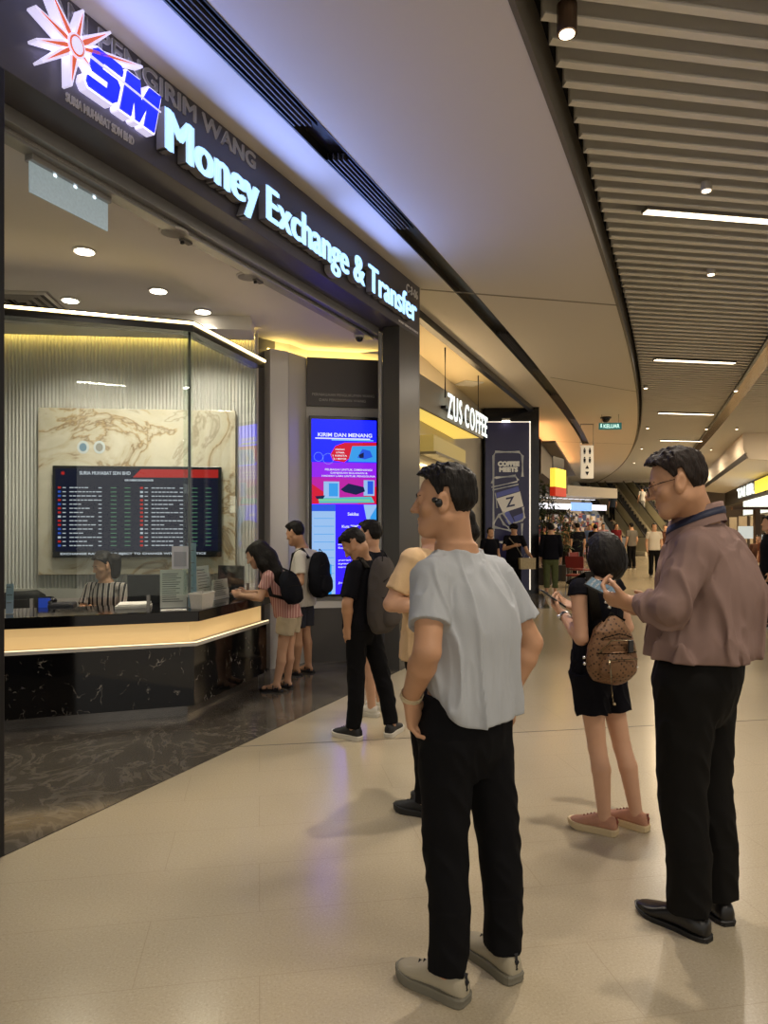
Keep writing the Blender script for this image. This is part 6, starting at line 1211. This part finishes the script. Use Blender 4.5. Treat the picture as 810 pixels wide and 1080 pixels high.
# --- clerk behind the counter
m = cloth('grey_stripe', '#8a8684', .9); nt = m.node_tree; b = nt.nodes['Principled BSDF']; wv_ = nt.nodes.new('ShaderNodeTexWave'); wv_.inputs['Scale'].default_value = 6.5; wv_.bands_direction = 'X'; tc_ = nt.nodes.new('ShaderNodeTexCoord'); nt.links.new(tc_.outputs['Object'], wv_.inputs['Vector']); nt.links.new(ramp(nt, wv_.outputs['Fac'], [(.3, '#2c2a2c'), (.5, '#b8b0a6'), (.8, '#8c827c')]), b.inputs['Base Color'])
c = W(112, 600, 6.9); x, y = c[0], c[1]
J = dict(pel=(x+.02, y+.05, .50), chest=(x+.01, y+.03, .80), neck=(x, y, 1.02), head=(x-.02, y-.03, 1.17), shL=(x+.17, y-.0, .955), shR=(x-.17, y+.06, .955), elL=(x+.22, y-.1, .74), wrL=(x+.08, y-.28, .76), elR=(x-.21, y-.05, .76), wrR=(x-.08, y-.26, .77), hipL=(x+.1, y+.05, .48), hipR=(x-.08, y+.07, .48), knL=(x+.1, y-.3, .48), knR=(x-.1, y-.28, .48), anL=(x+.1, y-.28, .08), anR=(x-.1, y-.26, .08))
person('seated clerk in a striped blouse behind the counter glass', (x, y), math.radians(192), 1.58, .008, J, dict(yaw=math.radians(140), pitch=.3, s=.95), dict(mat=MATS['grey_stripe'], m=.016, sleeve=.8, hem=.5, fold=.005, name='blouse'), dict(mat=BLK, len=1.95, r=(.085, .066, .06, .055)), dict(style='dress', mu=SHB, ms=SOLEB, L=.24), skin=SKIN2, hk='pony', hair_pts=[([(x+.0, y-.01, 1.27), (x-.06, y+.0, 1.27)], [.05, .05]), ([(x+.06, y+.04, 1.22), (x+.07, y+.03, 1.1)], [.07, .055])])
t = thing('clerk_stool', 'grey swivel stool under the seated clerk', 'stool', (x+.02, y+.06, 0)); mb = MB(); mb.cyl((0, 0), .2, .34, .39, 20); mb.build('seat', mat('chair_black'), t); mb = MB(); mb.cyl((0, 0), .03, .05, .34); mb.build('column', DARKM, t); mb = MB(); mb.cyl((0, 0), .2, 0, .05, 20, r1=.06); mb.build('foot_plate', DARKM, t)
# ------------------------------------------------------------------ people in the distance
def far(label, px, Y, yaw, H=1.68, topc=DNAVY, botc=BLK, hk='short', sleeve=.6, blen=1.95, J=None, hd=None, h=.013, z0=0., shoes=None, **kw):
    p = W(px, 0, Y); return person(label, (p[0], p[1]), yaw, H, h, J and {k: V3(p[0], p[1], 0)+np.array(v) for k, v in J.items()}, hd, dict(mat=topc, m=.016, sleeve=sleeve, hem=z0+.50*H, fold=.004), dict(mat=botc, len=blen), (shoes or dict(style='sneaker', mu=SHK, ms=SOLEW, L=.27)) if z0 == 0 else None, hk=hk, detail=False, z0=z0, **kw)
cap_black = CHARC
q = far('person in black with a cap holding a paper bag beside the banner pillar', 542, 15.9, math.radians(165), 1.60, CHARC, BLK, sleeve=.65, h=.011, hd=dict(yaw=math.radians(150), pitch=.5), J=dict(elL=(.27, -.1, 1.0), wrL=(.36, -.18, .86), elR=(-.24, -.12, 1.05), wrR=(-.06, -.3, 1.12)))
rt, D = q[0], q[1]; mb = MB(); c = D['head']-np.array(rt.location); mb.ball(c+V3(0, 0, .045), (.1, .11, .075), 8); mb.loft([[c+V3(x*.08-.03, -.08, .05), c+V3(x*.08-.03, -.08, .04), c+V3(x*.07-.07, -.17, .02), c+V3(x*.07-.07, -.17, .03)] for x in (-1, 1)]); mb.build('cap', CHARC, rt, True)
mb = MB(); mb.tube([c+V3(-.12, -.1, -.2), c+V3(.03, -.14, -.38), c+V3(.16, -.1, -.6)], .015, 6); mb.build('bag_strap', mat('strap_grey', '#8a8478', .7), rt)
p = W(556, 0, 15.65); t = thing('paper_bag', 'pale printed paper bag held by the person in the cap', 'bag', (p[0], p[1], .62), .2)
mb = MB(); mb.loft([[(-.17, -.06, 0), (.17, -.06, 0), (.17, .06, 0), (-.17, .06, 0)], [(-.18, -.05, .24), (.18, -.05, .24), (.18, .05, .24), (-.18, .05, .24)]]); mb.build('bag_body', mat('paper_bag_cream', '#b0a282', .7, var=.3, vscale=20), t); mb = MB(); mb.tube([(-.08, 0, .24), (-.05, 0, .33), (.05, 0, .33), (.08, 0, .24)], .006, 6); mb.build('bag_handle', mat('strap_grey'), t)
far('person in dark clothes with long hair left of the person in the cap', 517, 15.2, math.radians(200), 1.52, DNAVY, BLK, hk='long')
far('person in a navy top and green skirt walking beyond the banner pillar', 581, 16.0, math.radians(-10), 1.62, DNAVY, GREEN, sleeve=1.8, blen=1.7, hk='long')
q = far('person with black hair inside the coffee shop, left of the peach tee', 418, 9.0, math.radians(30), 1.56, DNAVY, BLK, hk='short', sleeve=1.5, h=.011)
far('person in a white top and dark trousers in front of the far escalators', 690, 22.0, math.radians(170), 1.64, WTEE, BLK, hk='long', blen=1.95)
far('person in a grey top walking near the far escalators', 666, 26, math.radians(20), 1.66, cloth('far_grey', '#6a6660'), BLK)
far('person in a brown top just right of the white top by the escalators', 702, 25, math.radians(150), 1.6, cloth('far_brown', '#5c4034'), BLK, hk='long')
far('person in dark clothes left of the black haired woman, near the red chair', 609, 22, math.radians(10), 1.64, DNAVY, BLK)
far('person in a maroon top beyond the bobbed hair of the woman', 650, 30, math.radians(190), 1.66, cloth('far_maroon', '#6a2028'), BLK, hk='long')
far('person in a pale pink top at the far store', 636, 31, math.radians(180), 1.66, cloth('far_pink', '#b08a90'), BLK)
far('person in a light blue shirt inside the far lit store', 622, 31.5, math.radians(160), 1.62, cloth('far_blue', '#7088b8'), BLK)
far('person in a tan jacket in front of the far lit store', 598, 27, math.radians(30), 1.66, cloth('far_tan', '#8a6e52'), BLK)
far('person in black walking between the red chairs and the far store', 628, 25, math.radians(-20), 1.62, CHARC, BLK, hk='long')
far('person in white clothes riding up the right escalator', 677, 42.0, math.radians(10), 1.7, cloth('far_white', '#a9a8a4'), cloth('far_pale', '#8c8c8c'), z0=2.15)
far('person in dark clothes riding the left escalator', 646, 41.5, math.radians(10), 1.66, cloth('far_slate', '#3a4250'), BLK, z0=1.8)
q = far('person in black trousers cut off by the right edge of the photo', 812, 11.0, math.radians(80), 1.70, DNAVY, BLK, J=dict(anL=(-.06, -.05, .085), anR=(.12, .08, .085)), shoes=dict(style='dress', mu=SHB, ms=SOLEW, L=.27), toes=dict(L=(-.98, -.1), R=(-.9, .3)))
far('person in a brown top among the cafe seats at the right, dark trousers', 800, 16.8, math.radians(150), 1.35, MATS['far_brown'], BLK, hk='long')
far('person in a red brown shirt behind the cafe counter at the right edge', 808, 16.2, math.radians(120), 1.40, cloth('far_rust', '#7a4a38'), BLK)
